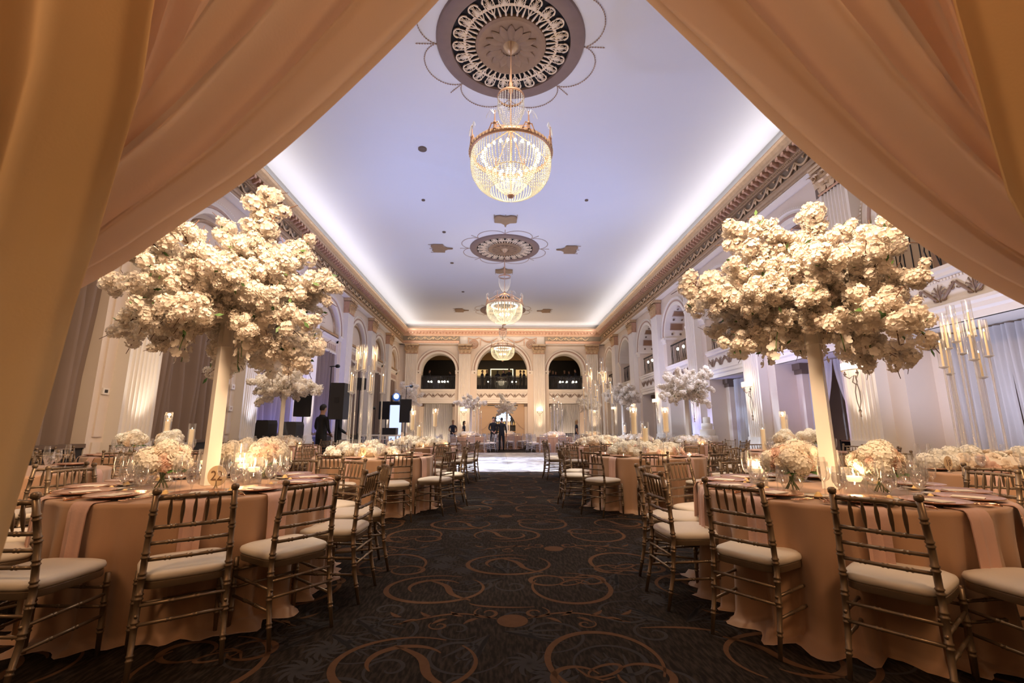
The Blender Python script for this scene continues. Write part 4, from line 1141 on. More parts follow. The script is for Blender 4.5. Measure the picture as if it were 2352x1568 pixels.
tail('drape_tail', 'ochre lit sheer drape hanging down the left edge in front of the swag', [(-1.06, 3.6), (-1.05, 2.8), (-1.05, 2.44), (-1.045, 2.2), (-1.08, 1.91), (-1.10, 1.73), (-1.13, 1.53), (-1.155, 1.27), (-1.18, 1.08), (-1.21, .8), (-1.25, .4), (-1.28, .02)], .9, -1, 1)
tail('drape_tail', 'ochre lit sheer drape hanging down the right edge in front of the swag', [(1.44, 3.6), (1.45, 2.8), (1.455, 2.52), (1.47, 2.31), (1.485, 2.06), (1.50, 1.89), (1.60, 1.6), (1.72, 1.2), (1.8, .6), (1.85, .02)], .8, 1, 2)

# ------------------------------------------------------------------ ceiling medallions
MEDY = [7.95, 18.6, 29.1]
def ring_mesh(prof, seg=72, name='medallion_ring', mm=M_gold):
    b = MB(); b.lathe(prof, seg, cap0=False, cap1=False); return b.mesh(name, mm, True, .6)
M_mauve = mat('mauve_bronze_ring', (.22, .15, .13), .55, var=.12, vscale=7, bump=.15)
M_disc = mat('ochre_bronze_disc', (.30, .19, .115), .5, var=.2, vscale=6, bump=.3, bscale=18)
M_trac = mat('cream_tracery', (.92, .76, .58), .5)
M_void = mat('dark_grille_void', (.01, .009, .012), .9)
me_ring = ring_mesh([(1.20, -.01), (1.21, -.06), (1.27, -.085), (1.42, -.085), (1.48, -.05), (1.50, 0)], mm=M_mauve)
me_disc = ring_mesh([(.001, -.05), (.30, -.06), (.56, -.055), (.60, -.075), (.66, -.085), (.71, -.06), (.72, 0)], mm=M_disc, name='medallion_disc')
def leafdisc():
    b = MB()
    for k in range(16):
        a = 2 * pi * k / 16; L = []
        for i in range(6):
            t = i / 5; r = .20 + .34 * t; wd = .085 * sin(pi * (t * .85 + .12)) ; L.append([(r * cos(a) - s * wd * sin(a), r * sin(a) + s * wd * cos(a), -.062 - .03 * (1 - abs(s)) - .018 * sin(pi * t)) for s in (-1, 0, 1)])
        b.loft(L, False)
    return b.mesh('acanthus_leaves', M_disc, True)
ME_ld = leafdisc()
def palmette():
    b = MB(); z = -.045
    for s in (-1, 1):
        b.tube([(.76 + .0 * t, 0, z) if False else (.80 + .34 * t, s * (.012 + .085 * sin(pi * t * .75)), z) for t in [k / 8 for k in range(9)]], .012, 4)
        for k in range(3):
            a = .25 + .33 * k; b.tube([(.92, 0, z), (.92 + .17 * cos(a), s * .17 * sin(a) * .62, z)], .011, 4)
    b.tube([(.78, 0, z), (1.16, 0, z)], .012, 4)
    b.tube([(1.13 + .035 * cos(a), .035 * sin(a), z) for a in [2 * pi * k / 8 for k in range(9)]], .008, 4)
    b.tube([(1.08 + .09 * cos(a), .105 * sin(a), z) for a in [-1.7 + 3.4 * k / 8 for k in range(9)]], .017, 4)
    return b.mesh('palmette', M_trac, True)
ME_pal = palmette()
def bars48():
    b = MB()
    for k in range(44):
        a = 2 * pi * k / 44; b.tube([(.72 * cos(a), .72 * sin(a), -.04), (.93 * cos(a), .93 * sin(a), -.045)], [.024, .016], 4)
    b.lathe([(.90, -.03), (.93, -.05), (.96, -.03)], 60, cap0=False, cap1=False)
    return b.mesh('tracery_bars', M_trac, True)
ME_bars = bars48()
me_void = ring_mesh([(.70, -.004), (1.22, -.004)], mm=M_void, name='dark_grille')
def rope(b, pts, r=.020):
    P = [Vector(p) for p in pts]; L = [0]
    for a, c in zip(P, P[1:]): L.append(L[-1] + (c - a).length)
    d = 0
    while d < L[-1]:
        i = max(0, min(len(P) - 2, next((j for j in range(len(P) - 1) if L[j + 1] >= d), len(P) - 2))); f = (d - L[i]) / max(1e-6, L[i + 1] - L[i]); c = P[i].lerp(P[i + 1], f)
        dr = (P[i + 1] - P[i]).normalized(); nn = dr.cross(Vector((0, 0, 1)))
        b.tube([tuple(c - dr * .03), tuple(c - dr * .012 + nn * .002), tuple(c + dr * .02)], [.004, r, .004], 4); d += .055
def scallop():
    b = MB(); r0 = 1.52; a1 = pi / 4
    A = Vector((r0, 0, -.012)); B = Vector((r0 * cos(a1), r0 * sin(a1), -.012)); mid = (A + B) / 2; out = mid.normalized()
    side = (B - A) / 2
    pts = [mid - side * cos(pi * t) + out * (.50 * sin(pi * t)) + (-side * .10 * sin(2 * pi * t) * 0) for t in [k / 20 for k in range(21)]]
    rope(b, pts, .016); rope(b, [A, A * 1.27], .015)
    return b.mesh('garland_rope', M_rose, True)
ME_scal = scallop()
def plaque():
    b = MB(); pts = [(-.42, .0), (-.42, .38), (-.36, .50), (-.2, .54), (0, .46), (.2, .54), (.36, .50), (.42, .38), (.42, 0), (.18, -.04), (.05, -.18), (.02, -.38), (-.02, -.38), (-.05, -.18), (-.18, -.04)]
    b.loft([[(x * g, y * g, z) for x, y in pts] for g, z in ((1, -.01), (1, -.05), (.93, -.065))], True, False, True)
    for x in (-.42, .42, 0): b.tube([(x, .3 if x else .4, -.04), (x, .62, -.04)], .012, 5)
    return b.mesh('plaque', M_disc, False)
ME_plq = plaque()
for k, y in enumerate(MEDY):
    t = thing('ceiling_medallion', (XC, y, ZCEIL), ['large round ceiling medallion with cream tracery nearest the camera', 'round ceiling medallion with plaques in the middle of the ceiling', 'farthest round ceiling medallion behind the second chandelier'][k], 'medallion')
    put(me_ring, 'medallion_ring', t); put(me_disc, 'medallion_disc', t); put(ME_ld, 'acanthus_leaves', t); put(ME_bars, 'tracery_bars', t); put(me_void, 'dark_grille', t)
    put(lm('canopy', [(.001, -.20), (.05, -.19), (.10, -.13), (.15, -.07), (.17, -.05)], M_goldlt, 24), 'canopy', t)
    for j in range(22): put(ME_pal, 'palmette', t, None, 2 * pi * j / 22)
    for j in range(8): put(ME_scal, 'garland_rope', t, None, pi / 4 * j)
    if k:
        for j in range(4): a = pi / 2 * j; put(ME_plq, 'plaque', t, (2.62 * cos(a), 2.62 * sin(a), 0), a - pi / 2)
for x, y, r in ((-2.37, 11.5, .12), (-2.82, 14.4, .06), (2.74, 14.26, .06), (-2.42, 16.96, .07), (-2.46, 20.4, .08), (-2.3, 25.0, .08)):
    o = put(lm('ceiling_spot', [(.001, -.02), (r * .7, -.015), (r, -.03), (r, 0)], M_brown, 16), 'ceiling_downlight', None, (XC + x, y, ZCEIL)); tag(o, 'small unlit round downlight in the ceiling, ' + uniq(lambda o_: '%s one %s of the centre line' % (o_ or 'first ', 'left' if x < 0 else 'right')), 'downlight', 'ceiling downlights')
# ------------------------------------------------------------------ chandeliers
def bead_string(prof, name, r=.0135, step=.030, mm=M_cryst):
    b = MB(); P = [Vector((a, 0, z)) for a, z in prof]; L = [0]
    for a, c in zip(P, P[1:]): L.append(L[-1] + (c - a).length)
    d = 0
    while d <= L[-1]:
        i = next((j for j in range(len(P) - 1) if L[j + 1] >= d), len(P) - 2); f = (d - L[i]) / max(1e-6, L[i + 1] - L[i]); c = P[i].lerp(P[i + 1], f)
        v = [b.p(*(c + Vector(q) * r)) for q in ((1, 0, 0), (-1, 0, 0), (0, 1, 0), (0, -1, 0), (0, 0, 1.2), (0, 0, -1.2))]
        for q in ((0, 2, 4), (2, 1, 4), (1, 3, 4), (3, 0, 4), (2, 0, 5), (1, 2, 5), (3, 1, 5), (0, 3, 5)): b.face([v[k] for k in q])
        d += step
    return b.mesh(name, mm, False)
bowl = [(.745, -.03), (.755, -.15), (.75, -.30), (.72, -.44), (.64, -.58), (.52, -.69), (.40, -.76)]
inner = [(.74, -.03), (.66, -.09), (.58, -.12), (.48, -.16), (.40, -.20)]
low = [(.34, -.36), (.345, -.48), (.31, -.60), (.22, -.71), (.12, -.79), (.05, -.83)]
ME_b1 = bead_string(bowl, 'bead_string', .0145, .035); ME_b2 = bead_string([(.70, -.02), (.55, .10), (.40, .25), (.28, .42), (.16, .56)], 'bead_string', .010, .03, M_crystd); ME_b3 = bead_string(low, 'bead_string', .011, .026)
ME_b4 = bead_string([(.25, 1.22), (.255, 1.0), (.22, .82), (.12, .62), (.06, .56)], 'prism_string', .012, .034, M_crystd)
ME_b5 = bead_string([(.50, -.05), (.49, -.22), (.44, -.40), (.36, -.50)], 'bead_string', .011, .028)
def chandelier(y, label):
    t = thing('chandelier', (XC, y, 6.30), label, 'chandelier')
    put(lm('rim_band', [(.745, -.04), (.775, -.035), (.785, 0), (.775, .05), (.745, .055), (.745, -.04)], M_cap, 56), 'rim_band', t)
    q = MB()
    for k in range(64): a = 2 * pi * k / 64; q.box(.786 * cos(a) - .01, .786 * sin(a) - .01, -.02, .786 * cos(a) + .01, .786 * sin(a) + .01, .035)
    stuff(q.build('rim_beading', M_goldlt, t, False))
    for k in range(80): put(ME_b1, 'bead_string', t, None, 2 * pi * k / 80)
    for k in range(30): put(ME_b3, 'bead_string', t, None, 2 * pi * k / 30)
    for k in range(40): put(ME_b5, 'bead_string', t, None, 2 * pi * k / 40)
    for k in range(28): put(ME_b4, 'prism_string', t, None, 2 * pi * k / 28)
    put(lm('lower_ring', [(.335, -.37), (.35, -.36), (.335, -.35), (.33, -.36), (.335, -.37)], M_goldlt, 30), 'lower_ring', t)
    put(lm('upper_ring', [(.245, 1.20), (.27, 1.22), (.25, 1.26), (.24, 1.22)], M_cap, 30), 'upper_ring', t)
    put(lm('bottom_boss', [(.001, -.90), (.05, -.88), (.07, -.85), (.04, -.82), (.001, -.80)], M_cap, 14), 'bottom_boss', t)
    q = MB(); q.tube([(0, 0, -.85), (0, 0, .5), (0, 0, 1.3), (0, 0, 1.5), (0, 0, 1.9), (0, 0, 2.56)], [.012, .02, .014, .03, .010, .010], 6)
    q.lathe([(.001, .45), (.07, .5), (.03, .56), (.02, .6)], 12); q.lathe([(.02, 1.30), (.05, 1.36), (.03, 1.42), (.05, 1.5), (.015, 1.62)], 12); q.build('stem', M_cap, t)
    q = MB()
    for k in range(8):
        a = 2 * pi * k / 8 + .39; q.tube([(.76 * cos(a), .76 * sin(a), .04), (.70 * cos(a), .70 * sin(a), .15), (.35 * cos(a), .35 * sin(a), .38), (.06 * cos(a), .06 * sin(a), .50)], [.016, .012, .009, .012], 5)
    q.build('support_arms', M_cap, t)
    for k in range(8):       # crown finials with little crystal sprays
        a = 2 * pi * k / 8 + .39; q = MB(); x, yy = .775 * cos(a), .775 * sin(a); sx, sy = -sin(a), cos(a)
        q.tube([(x, yy, .02), (x, yy, .12), (x, yy, .36)], [.035, .02, .006], 5); q.ball((x, yy, .14), .035, 8, 5); q.ball((x, yy, .37), .014, 6, 4)
        for s in (-1, 1): q.tube([(x, yy, .12), (x + s * .06 * sx, yy + s * .06 * sy, .15), (x + s * .09 * sx, yy + s * .09 * sy, .08), (x + s * .12 * sx, yy + s * .12 * sy, .03)], [.012, .014, .010, .008], 5)
        f = q.build('finial', M_cap, t)
        q = MB()
        for j in range(5):
            e = -1.1 + .55 * j; q.tube([(x, yy, .30), (x + .09 * sin(e) * sx, yy + .09 * sin(e) * sy, .42), (x + .17 * sin(e) * sx, yy + .17 * sin(e) * sy, .36 - .03 * abs(e)), (x + .19 * sin(e) * sx, yy + .19 * sin(e) * sy, .27)], [.003, .004, .006, .004], 4)
        q.build('crystal_spray', M_crystd, f)
    for k in range(26):
        a = 2 * pi * k / 26; put(ME_bulb, 'bulb', t, (.54 * cos(a), .54 * sin(a), -.06))
    for k in range(10):
        a = 2 * pi * k / 10; put(ME_bulb, 'bulb', t, (.20 * cos(a), .20 * sin(a), -.42))
    l = light('POINT', 'chandelier_light', (XC, y, 6.12), 60, (1, .80, .52), shadow_soft_size=.35)
    return t
b = MB(); b.ball((0, 0, 0), .026, 8, 6, 1.4); ME_bulb = b.mesh('bulb', M_bulb)
chandelier(MEDY[0] - .15, 'lit crystal bead chandelier hanging largest and nearest, below the big medallion')
chandelier(MEDY[1] - .1, 'second lit crystal chandelier, halfway down the hall')
chandelier(MEDY[2] - .2, 'smallest lit crystal chandelier in front of the centre end arch')

# ------------------------------------------------------------------ wall sconces
def sconce(T, u, w, z, label, e=9, tassel=True):
    base = Vector(T(u, z, w)); t = thing('wall_sconce', tuple(base), label, 'sconce')
    TT = lambda a, b_, c: tuple(Vector(T(u + a, z + b_, w + c)) - base)
    q = MB(TT)
    q.loft([[(.24 * cos(a), zz, .10 + .14 * sin(a)) for a in [pi * k / 14 for k in range(15)]] for zz in (.02, .17)], False); q.build('lamp_shade', M_shade, t)
    q = MB(TT); q.loft([[(.245 * cos(a), zz, .10 + .145 * sin(a)) for a in [pi * k / 14 for k in range(15)]] for zz in (.0, .02)], False); q.build('shade_rim', M_goldlt, t)
    for s in (-1, 1):
        q = MB(TT); q.tube([(s * .17, .0, .12), (s * .19, -.09, .12), (s * .10, -.16, .09), (s * .02, -.10, .05), (s * .06, -.24, .06), (0, -.30, .03)], .012, 6); q.ball((s * .17, -.06, .12), .03, 8, 5); q.build('scroll_arm', M_brown, t)
        if tassel:
            q = MB(TT); q.tube([(s * .015, -.28, .03), (s * .06, -.45, .03), (s * .05, -.65, .03), (0, -.82, .03)], .009, 5); q.build('cord', M_brown, t)
    if tassel:
        q = MB(TT); q.lathe([(.001, 0), (.02, .02), (.03, .05), (.001, .08)], 6, (0, -.9, .03)) if False else q.tube([(0, -.80, .03), (0, -.86, .03), (0, -.90, .03), (0, -.98, .03)], [.01, .03, .014, .022], 6); q.build('tassel', M_brown, t)
    light('POINT', 'sconce_light', T(u, z + .22, w + .16), e, (1, .72, .42), shadow_soft_size=.06)
    return t
M_shade = emat('lit_glass_shade', (1, .84, .64), 3.2)
for k in range(1, 7):
    sconce(TR, PY[k + 1] if k + 1 < 8 else PY[7], .30, 2.42, 'lit sconce with dark cord tassel on the %s pilaster of the right wall' % ['', 'second', 'third', 'fourth', 'fifth', 'sixth', 'seventh'][k], e=5) if k + 1 < 8 else None
for k, u in enumerate(EP): sconce(TE, u, .30, 2.42, 'lit sconce on the %s pilaster of the end wall' % ['far left', 'centre left', 'centre right', 'far right'][k], e=6, tassel=False)

# pilaster uplights ---------------------------------------------------
fx = MB(); fx.lathe([(.07, 0), (.08, .02), (.07, .14), (.06, .15)], 10); ME_par = fx.mesh('uplight_body', M_iron)
for sd, T in (('left', TL), ('right', TR)):
    for k, u in enumerate(PY):
        if k == 0: continue
        p = T(u, .90, .62)
        blue = (sd == 'left' and k in (3, 4)) or (sd == 'right' and k in (3, 4))
        light('SPOT', 'pilaster_uplight', p, 120, (1, .86, .70) if not (sd == 'left' and k == 3) else (.75, .78, 1), T(u, 4.2, .20), spot_size=radians(62), spot_blend=.9, shadow_soft_size=.06)
for k, u in enumerate(EP): light('SPOT', 'pilaster_uplight', TE(u, .97, .5), 60, (1, .72, .46), TE(u, 6.0, .10), spot_size=radians(70), spot_blend=.9, shadow_soft_size=.03)
# wall washes: cool side walls, blue stage bay
for y, e in ((12, 100), (20, 90)):
    light('AREA', 'cool_wash', (XC + 5.6, y, 2.9), e * .6, (.62, .64, 1), (XC + 7.8, y + .5, 5.6), shape='DISK', size=.5)
light('AREA', 'cool_wash', (XC - 5.0, 15.5, 2.7), 90, (.60, .60, 1), (XC - 7.8, 16.5, 5.6), shape='DISK', size=.5)
light('SPOT', 'stage_uplight', (-6.6, 15.1, .3), 260, (.16, .22, 1), (-7.9, 15.7, 2.2), spot_size=radians(110), spot_blend=.8, shadow_soft_size=.05)
light('SPOT', 'stage_uplight', (-6.6, 19.3, .3), 200, (.16, .22, 1), (-7.9, 19.9, 2.2), spot_size=radians(110), spot_blend=.8, shadow_soft_size=.05)
light('SPOT', 'stage_uplight', (6.9, 17.4, .3), 160, (.25, .28, 1), (8.4, 17.8, 2.2), spot_size=radians(110), spot_blend=.8, shadow_soft_size=.05)
light('SPOT', 'stage_uplight', (6.4, 7.0, 1.0), 260, (.62, .68, 1), (8.3, 7.4, 2.9), spot_size=radians(120), spot_blend=.9, shadow_soft_size=.2)
light('SPOT', 'stage_uplight', (6.7, 11.0, .6), 130, (.42, .42, 1), (8.5, 11.4, 2.5), spot_size=radians(110), spot_blend=.9, shadow_soft_size=.1)
# warm wash of the end wall
light('AREA', 'end_wall_wash', (XC, 29.5, 2.9), 270, (1, .68, .44), (XC, 34, 4.8), shape='RECTANGLE', size=8, size_y=.6)
light('AREA', 'lounge_lamp', (XC, WY + 3.6, 7.5), 50, (1, .75, .45), (XC, WY + 3.8, 4), shape='RECTANGLE', size=9, size_y=1)
for c in BY[1:6]: light('POINT', 'balcony_lamp', (XC + HW + 2.2, c, 7.2), 26, (1, .66, .36), shadow_soft_size=.15)
# soft warm general light from wide discs under the ceiling
for y in (6.0, 14.0, 22.0): light('AREA', 'hall_general_light', (XC, y, 8.6), 150, (1, .84, .66), (XC, y, 0), shape='DISK', size=1.2)
# ------------------------------------------------------------------ tables, chairs and settings
TN = {'L1': 'front left table', 'R1': 'front right table', 'L4': 'second left aisle table', 'R4': 'second right aisle table', 'L2': 'left wall candle table',
      'L3': 'small blossom tree table', 'L5': 'third left aisle table', 'R2': 'far right table eighteen', 'R3': 'right wall hydrangea table', 'R5': 'third right aisle table',
      'R6': 'white blossom tree table', 'L0': 'left edge table', 'R7': 'dance floor table', 'F1': 'table beyond the speakers', 'F2': 'lavender table left of bar', 'F3': 'table before the bar', 'F4': 'far right corner table', 'F5': 'lavender table right of bar'}
POS = {'L1': (-2.29, 3.80), 'R1': (2.45, 3.43), 'L4': (-1.98, 7.50), 'R4': (2.42, 7.62), 'L2': (-5.9, 8.15), 'L3': (-5.35, 11.5), 'L5': (-1.95, 11.3), 'R2': (5.3, 4.95), 'R3': (5.55, 8.5), 'R5': (2.55, 11.7),
       'R6': (5.2, 12.6), 'L0': (-5.2, 5.0), 'R7': (4.6, 15.7), 'F1': (-3.9, 18.6), 'F2': (-1.6, 24.2), 'F3': (.45, 28.0), 'F4': (5.2, 26.0), 'F5': (2.85, 24.0)}
for i, k in enumerate(TN):
    table(k, POS[k][0], POS[k][1], {'L1': 'front left, card 22 on it', 'R1': 'front right, below the big blossom globe'}.get(k, 'the ' + TN[k]), i)
ring12 = lambda a0: [a0 + 30 * k for k in range(12)]
ring10 = lambda a0: [a0 + 36 * k for k in range(10)]
chairs(TN['L1'], *POS['L1'], [(-2.39, 2.62, -3), (-1.76, 2.79, 36), (-1.365, 3.14, 53), (-1.24, 3.70, 88)] + [27, 55, 83, 111, 139, 167, 197, 227], 1.14, P_chair, jit=2)
chairs(TN['R1'], *POS['R1'], [(2.05, 2.46, -52), (1.61, 2.955, -56), (1.40, 3.53, -86), 146, 118, 90, 62, 34, 6, -24, -54, -83], 1.13, P_chair, jit=2)
for k in ('L4', 'R4'): chairs(TN[k], *POS[k], ring10(-62 if k == 'L4' else -104), 1.18)
for k, a in (('L2', -70), ('R2', -100), ('R3', -90), ('L0', -64), ('L5', -60), ('R5', -95), ('L3', -80)): chairs(TN[k], *POS[k], ring10(a), 1.2, P_chairm if k in ('R2', 'R3', 'L0', 'L2', 'L5', 'R5') else P_far)
chairs(TN['R6'], *POS['R6'], ring10(-88), 1.2, P_far); chairs(TN['R7'], *POS['R7'], ring10(-75), 1.2, P_far)
for k in ('F1', 'F2', 'F3', 'F4', 'F5'): chairs(TN[k], *POS[k], ring10(-80 - len(k)), 1.22, P_farw)
# place settings
for k, a in enumerate([-103, -65, -36, -4, 27, 55, 83, 111, 139, 167, 197, 227]): setting(TN['L1'], *POS['L1'], a + 2)
for k, a in enumerate([-114, -151, 176, 146, 118, 90, 62, 34, 6, -24, -54, -83]): setting(TN['R1'], *POS['R1'], a)
for k, a0 in (('L4', -62), ('R4', -104), ('R2', -100), ('L2', -70), ('R3', -90), ('L5', -60), ('R5', -95), ('L0', -64), ('L3', -80), ('R6', -88)):
    for a in ring10(a0):
        if k in ('L0',) and a % 72 > 40: continue
        setting(TN[k], *POS[k], a, full=False)
H = .772
# centrepieces ----------------------------------------------------------
x, y = POS['L1']
blossom_tree(x, y, H, 1.88, 'huge globe of ivory blossom branches on a white pedestal, front left table', n=72, lmin=.86, lmax=1.16, seed=1.3, rot=.85, extra=[((.20, .05, 1), 1.62), ((-1, .1, -.18), 1.35), ((1, .1, .30), 1.25), ((-1, .3, .15), 1.2), ((.15, .1, 1), 1.3), ((.7, 0, -.5), 1.15)])
light('POINT', 'blossom_lamp', (x - .05, y + .25, 2.75), 11, (1, .80, .42), shadow_soft_size=.05)
x, y = POS['R1']
blossom_tree(x, y, H, 1.86, 'huge globe of ivory blossom branches on a white pedestal, front right table', n=78, lmin=.84, lmax=1.12, seed=4.1, rot=.75, extra=[((.25, .1, 1), 1.3), ((1, .1, .12), 1.22), ((-1, .1, .12), 1.15), ((.9, .1, .38), 1.15), ((-.7, 0, .75), 1.25), ((.8, 0, -.45), 1.25)])
x, y = POS['L3']; blossom_tree(x, y, H, 1.95, 'smaller blossom globe on a white pedestal by the left wall', n=44, lmin=.8, lmax=1.05, far=True, seed=2, orchids=0)
x, y = POS['R6']; blossom_tree(x, y, H, 1.95, 'white blossom globe on a pedestal in front of the right wall doorway', n=44, lmin=.8, lmax=1.0, far=True, seed=3, orchids=2)
blossom_tree(5.05, 18.7, H, 2.1, 'lavender lit blossom globe beside the far right candelabra', n=40, lmin=.8, lmax=1.05, far=True, seed=5, orchids=0)
table('R8', 5.05, 18.7, 'under the lavender lit blossom globe', 2)
for k, (px, py, lb) in {'F1': (-3.75, 18.6, 'blossom globe behind the moving head light on the left'), 'F2': (-1.5, 24.2, 'blossom globe left of the bar by the end wall'), 'F3': (.45, 28.0, 'blossom globe in front of the bar sign'), 'F4': (5.0, 26.0, 'blossom globe near the far right corner')}.items():
    blossom_tree(px, py, H, 2.05, lb, n=18, lmin=.7, lmax=1.1, far=True, seed=len(lb), orchids=0)
# low bouquets of the two front tables
for (tx, ty), tn, lst in ((POS['L1'], 'front left table', [(-.17, -.28, 'nearest, before the pedestal'), (.22, .42, 'right behind pedestal'), (-.08, .55, 'behind pedestal')]),
                          (POS['R1'], 'front right table', [(-.37, -.12, 'left of pedestal'), (.16, -.26, 'right of pedestal'), (.05, .45, 'behind pedestal')])):
    for k, (dx, dy, w_) in enumerate(lst): bouquet(tx + dx, ty + dy, H, .155, 26, 'ivory and blush rose bouquet, %s, %s' % (tn, w_), seed=k + 3, kinds='rhb' if k < 2 else 'rh')
fc = [('L1', [(-.45, -.08, .22, .060, 1), (-.25, .34, .26, .062, 0), (.21, .08, .24, .062, 1), (.36, -.04, .21, .062, 1), (.10, .22, .31, .05, 0)]), ('R1', [(-.44, .18, .20, .062, 1), (.12, .16, .27, .066, 1), (-.02, -.26, .17, .070, 1), (-.1, .4, .26, .062, 0)])]
FCW = ['far left one', 'tall one behind', 'one beside the pedestal', 'widest one, right', 'tallest one at the back']
for k, lst in fc:
    for j, (dx, dy, h_, r_, e_) in enumerate(lst):
        floating_candle(POS[k][0] + dx, POS[k][1] + dy, H, h_, r_, 'floating candle in glass cylinder, %s, %s' % (TN[k], FCW[j] if k == 'L1' else ['left of the bouquet', 'tall one right of the pedestal', 'wide one right of the pedestal', 'one behind the pedestal'][j]), 'floating candles on the ' + TN[k], e=2.4 * e_, up=.55)
# table number cards
def number_card(x, y, txt, label, s=.11, rz=0):
    t = thing('table_number', (x, y, H), label, 'card', rz=rz)
    b = MB(); b.lathe([(.022, 0), (.014, .01), (.006, .03), (.004, .06)], 12); b.build('holder', M_chair, t)
    pts = [(s * .62 * cos(a), s * .62 * sin(a) + .02 + s * .6) for a in [2 * pi * k / 24 for k in range(24)]]
    b = MB(); b.loft([[(px, d, pz) for px, pz in pts] for d in (-.002, .002)], True, True, True); b.build('card', M_numcard, t, False)
    c = bpy.data.curves.new('digits', 'FONT'); c.body = txt; c.size = s * .8; c.align_x = 'CENTER'; c.align_y = 'CENTER'; c.extrude = .0008; c.materials.append(M_digit)
    o = bpy.data.objects.new('digits', c); COL.objects.link(o); dg = bpy.context.evaluated_depsgraph_get(); me = bpy.data.meshes.new_from_object(o.evaluated_get(dg)); bpy.data.objects.remove(o)
    o = put(me, 'digits', t, (0, -.004, .02 + s * .6)); o.rotation_euler = (pi / 2, 0, 0)
M_numcard = mat('gold_leaf_card', (.80, .60, .36), .5); M_digit = mat('dark_gold_ink', (.22, .13, .07), .5)
number_card(POS['L1'][0] + .21, POS['L1'][1] - .26, '22', 'round gold card with number 22 in front of the left pedestal', .12, -.1)
number_card(POS['R2'][0] - .74, POS['R2'][1] - .30, '18', 'round gold card with number 18 before the far right garland', .115, .35)
number_card(POS['L4'][0] - .08, POS['L4'][1] - .42, '14', 'round gold card with number 14 at the right end of a garland', .11, -.2)
# garlands with candelabra
def garland_table(k, label, cl_label, n=9, seed=0, hmin=.95, hmax=1.55, e=7, rad=.22, lx=.62, ly=.40, far=False):
    x, y = POS[k]; x += {'L4': -.22}.get(k, 0)
    mound(x, y, H, lx, ly, .17, 64 if not far else 40, label, seed=seed, far=far)
    if cl_label: candelabra(x, y + .05, H + (.06), n, hmin, hmax, rad, cl_label, seed, .2, e)
    for j in range(6):
        a = 2 * pi * j / 6 - 1.3; votive(x + (lx + .06) * cos(a), y + (ly + .08) * sin(a), H, uniq(lambda o: '%svotive candle in glass beside the flowers, %s of the %s' % (o, adesc(math.degrees(a)), TN[k])), 'votives on the ' + TN[k], e=.9 if j in (0, 1) else 0)
garland_table('L4', 'long bright ivory rose and hydrangea garland on the second left aisle table', 'clear candelabra with tall tapers in glass tubes on the second left aisle table', 10, 1, .95, 1.60, 8, .27, .56, .36)
garland_table('R2', 'ivory and blush rose garland on the far right table eighteen', 'clear candelabra with tall tapers in glass tubes at the far right', 9, 2, .95, 1.40, 6, .24, .74, .36)
garland_table('R5', 'ivory garland around the candelabra on the third right aisle table', 'sparkling clear candelabra in the middle distance right of the aisle', 14, 3, 1.0, 1.75, 8, .38, .62, .42, True)
garland_table('L5', 'ivory mound of roses under three pillar candles, third left aisle table', None, seed=4, lx=.66, ly=.42, far=True)
garland_table('R4', 'ivory and blush roses with hydrangeas on the second right aisle table', None, seed=5, lx=.62, ly=.40)
garland_table('L3', 'low ivory flower ring around the pedestal by the left wall', None, seed=6, lx=.5, ly=.4, far=True)
garland_table('R6', 'blush flower ring around the pedestal by the right wall', None, seed=7, lx=.5, ly=.4, far=True)
garland_table('R7', 'lavender lit flower mound by the dance floor on the right', None, seed=8, lx=.6, ly=.4, far=True)
for k, w_ in (('F2', 'white flower mound on the lavender lit table left of the bar'), ('F5', 'white flower mound on the lavender lit table right of the bar'), ('F1', 'white flower mound beyond the speakers'), ('F4', 'white flower mound near the far right corner'), ('F3', 'small flower mound on the table before the bar')):
    x, y = POS[k]; mound(x, y, H, .55, .42, .20, 26, w_, seed=len(w_), far=True)
    for j in range(4):
        a = -2.6 + 1.1 * j; votive(x + .68 * cos(a), y + .55 * sin(a), H, uniq(lambda o: '%svotive candle in glass on the %s' % (o, TN[k])), 'votives on the ' + TN[k])
    candle_glow(x, y - .75, H + .2, 5, .1)
candelabra(3.0, 24.1, H + .06, 9, 1.0, 1.7, .3, 'slim clear candelabra on the lavender lit table right of the bar', 5)
candelabra(-1.2, 24.0, H + .06, 7, .9, 1.5, .25, 'slim clear candelabra on the lavender lit table left of the bar', 6)
# hydrangea bouquets and pillar candles
x, y = POS['L2']
bouquet(x - .28, y - .15, H, .20, 24, 'white hydrangea bouquet, left one on the left wall table with pillar candles', seed=1, kinds='h', vh=.13, nm='hydrangea_bouquet')
bouquet(x + .22, y + .0, H, .20, 24, 'white hydrangea bouquet, right one on the left wall table with pillar candles', seed=2, kinds='h', vh=.13, nm='hydrangea_bouquet')
for dx, dy, st, ch, lb in ((.02, .25, .36, .26, 'left rear pillar candle'), (.10, .12, .30, .26, 'front pillar candle'), (.42, .30, .02, .40, 'pillar candle standing apart at the right')):
    pillar_candle(x + dx - .02, y + dy, H, st, ch, '%s in a glass sleeve on the left wall table' % lb, 'pillar candles on the ' + TN['L2'], e=2.5 if st > .3 else 0)
x, y = POS['R3']
bouquet(x - .32, y - .1, H, .20, 24, 'white hydrangea bouquet, left one on the right wall table', seed=4, kinds='h', vh=.13, nm='hydrangea_bouquet')
bouquet(x + .10, y - .2, H, .20, 24, 'white hydrangea bouquet, right one on the right wall table', seed=5, kinds='h', vh=.15, nm='hydrangea_bouquet')
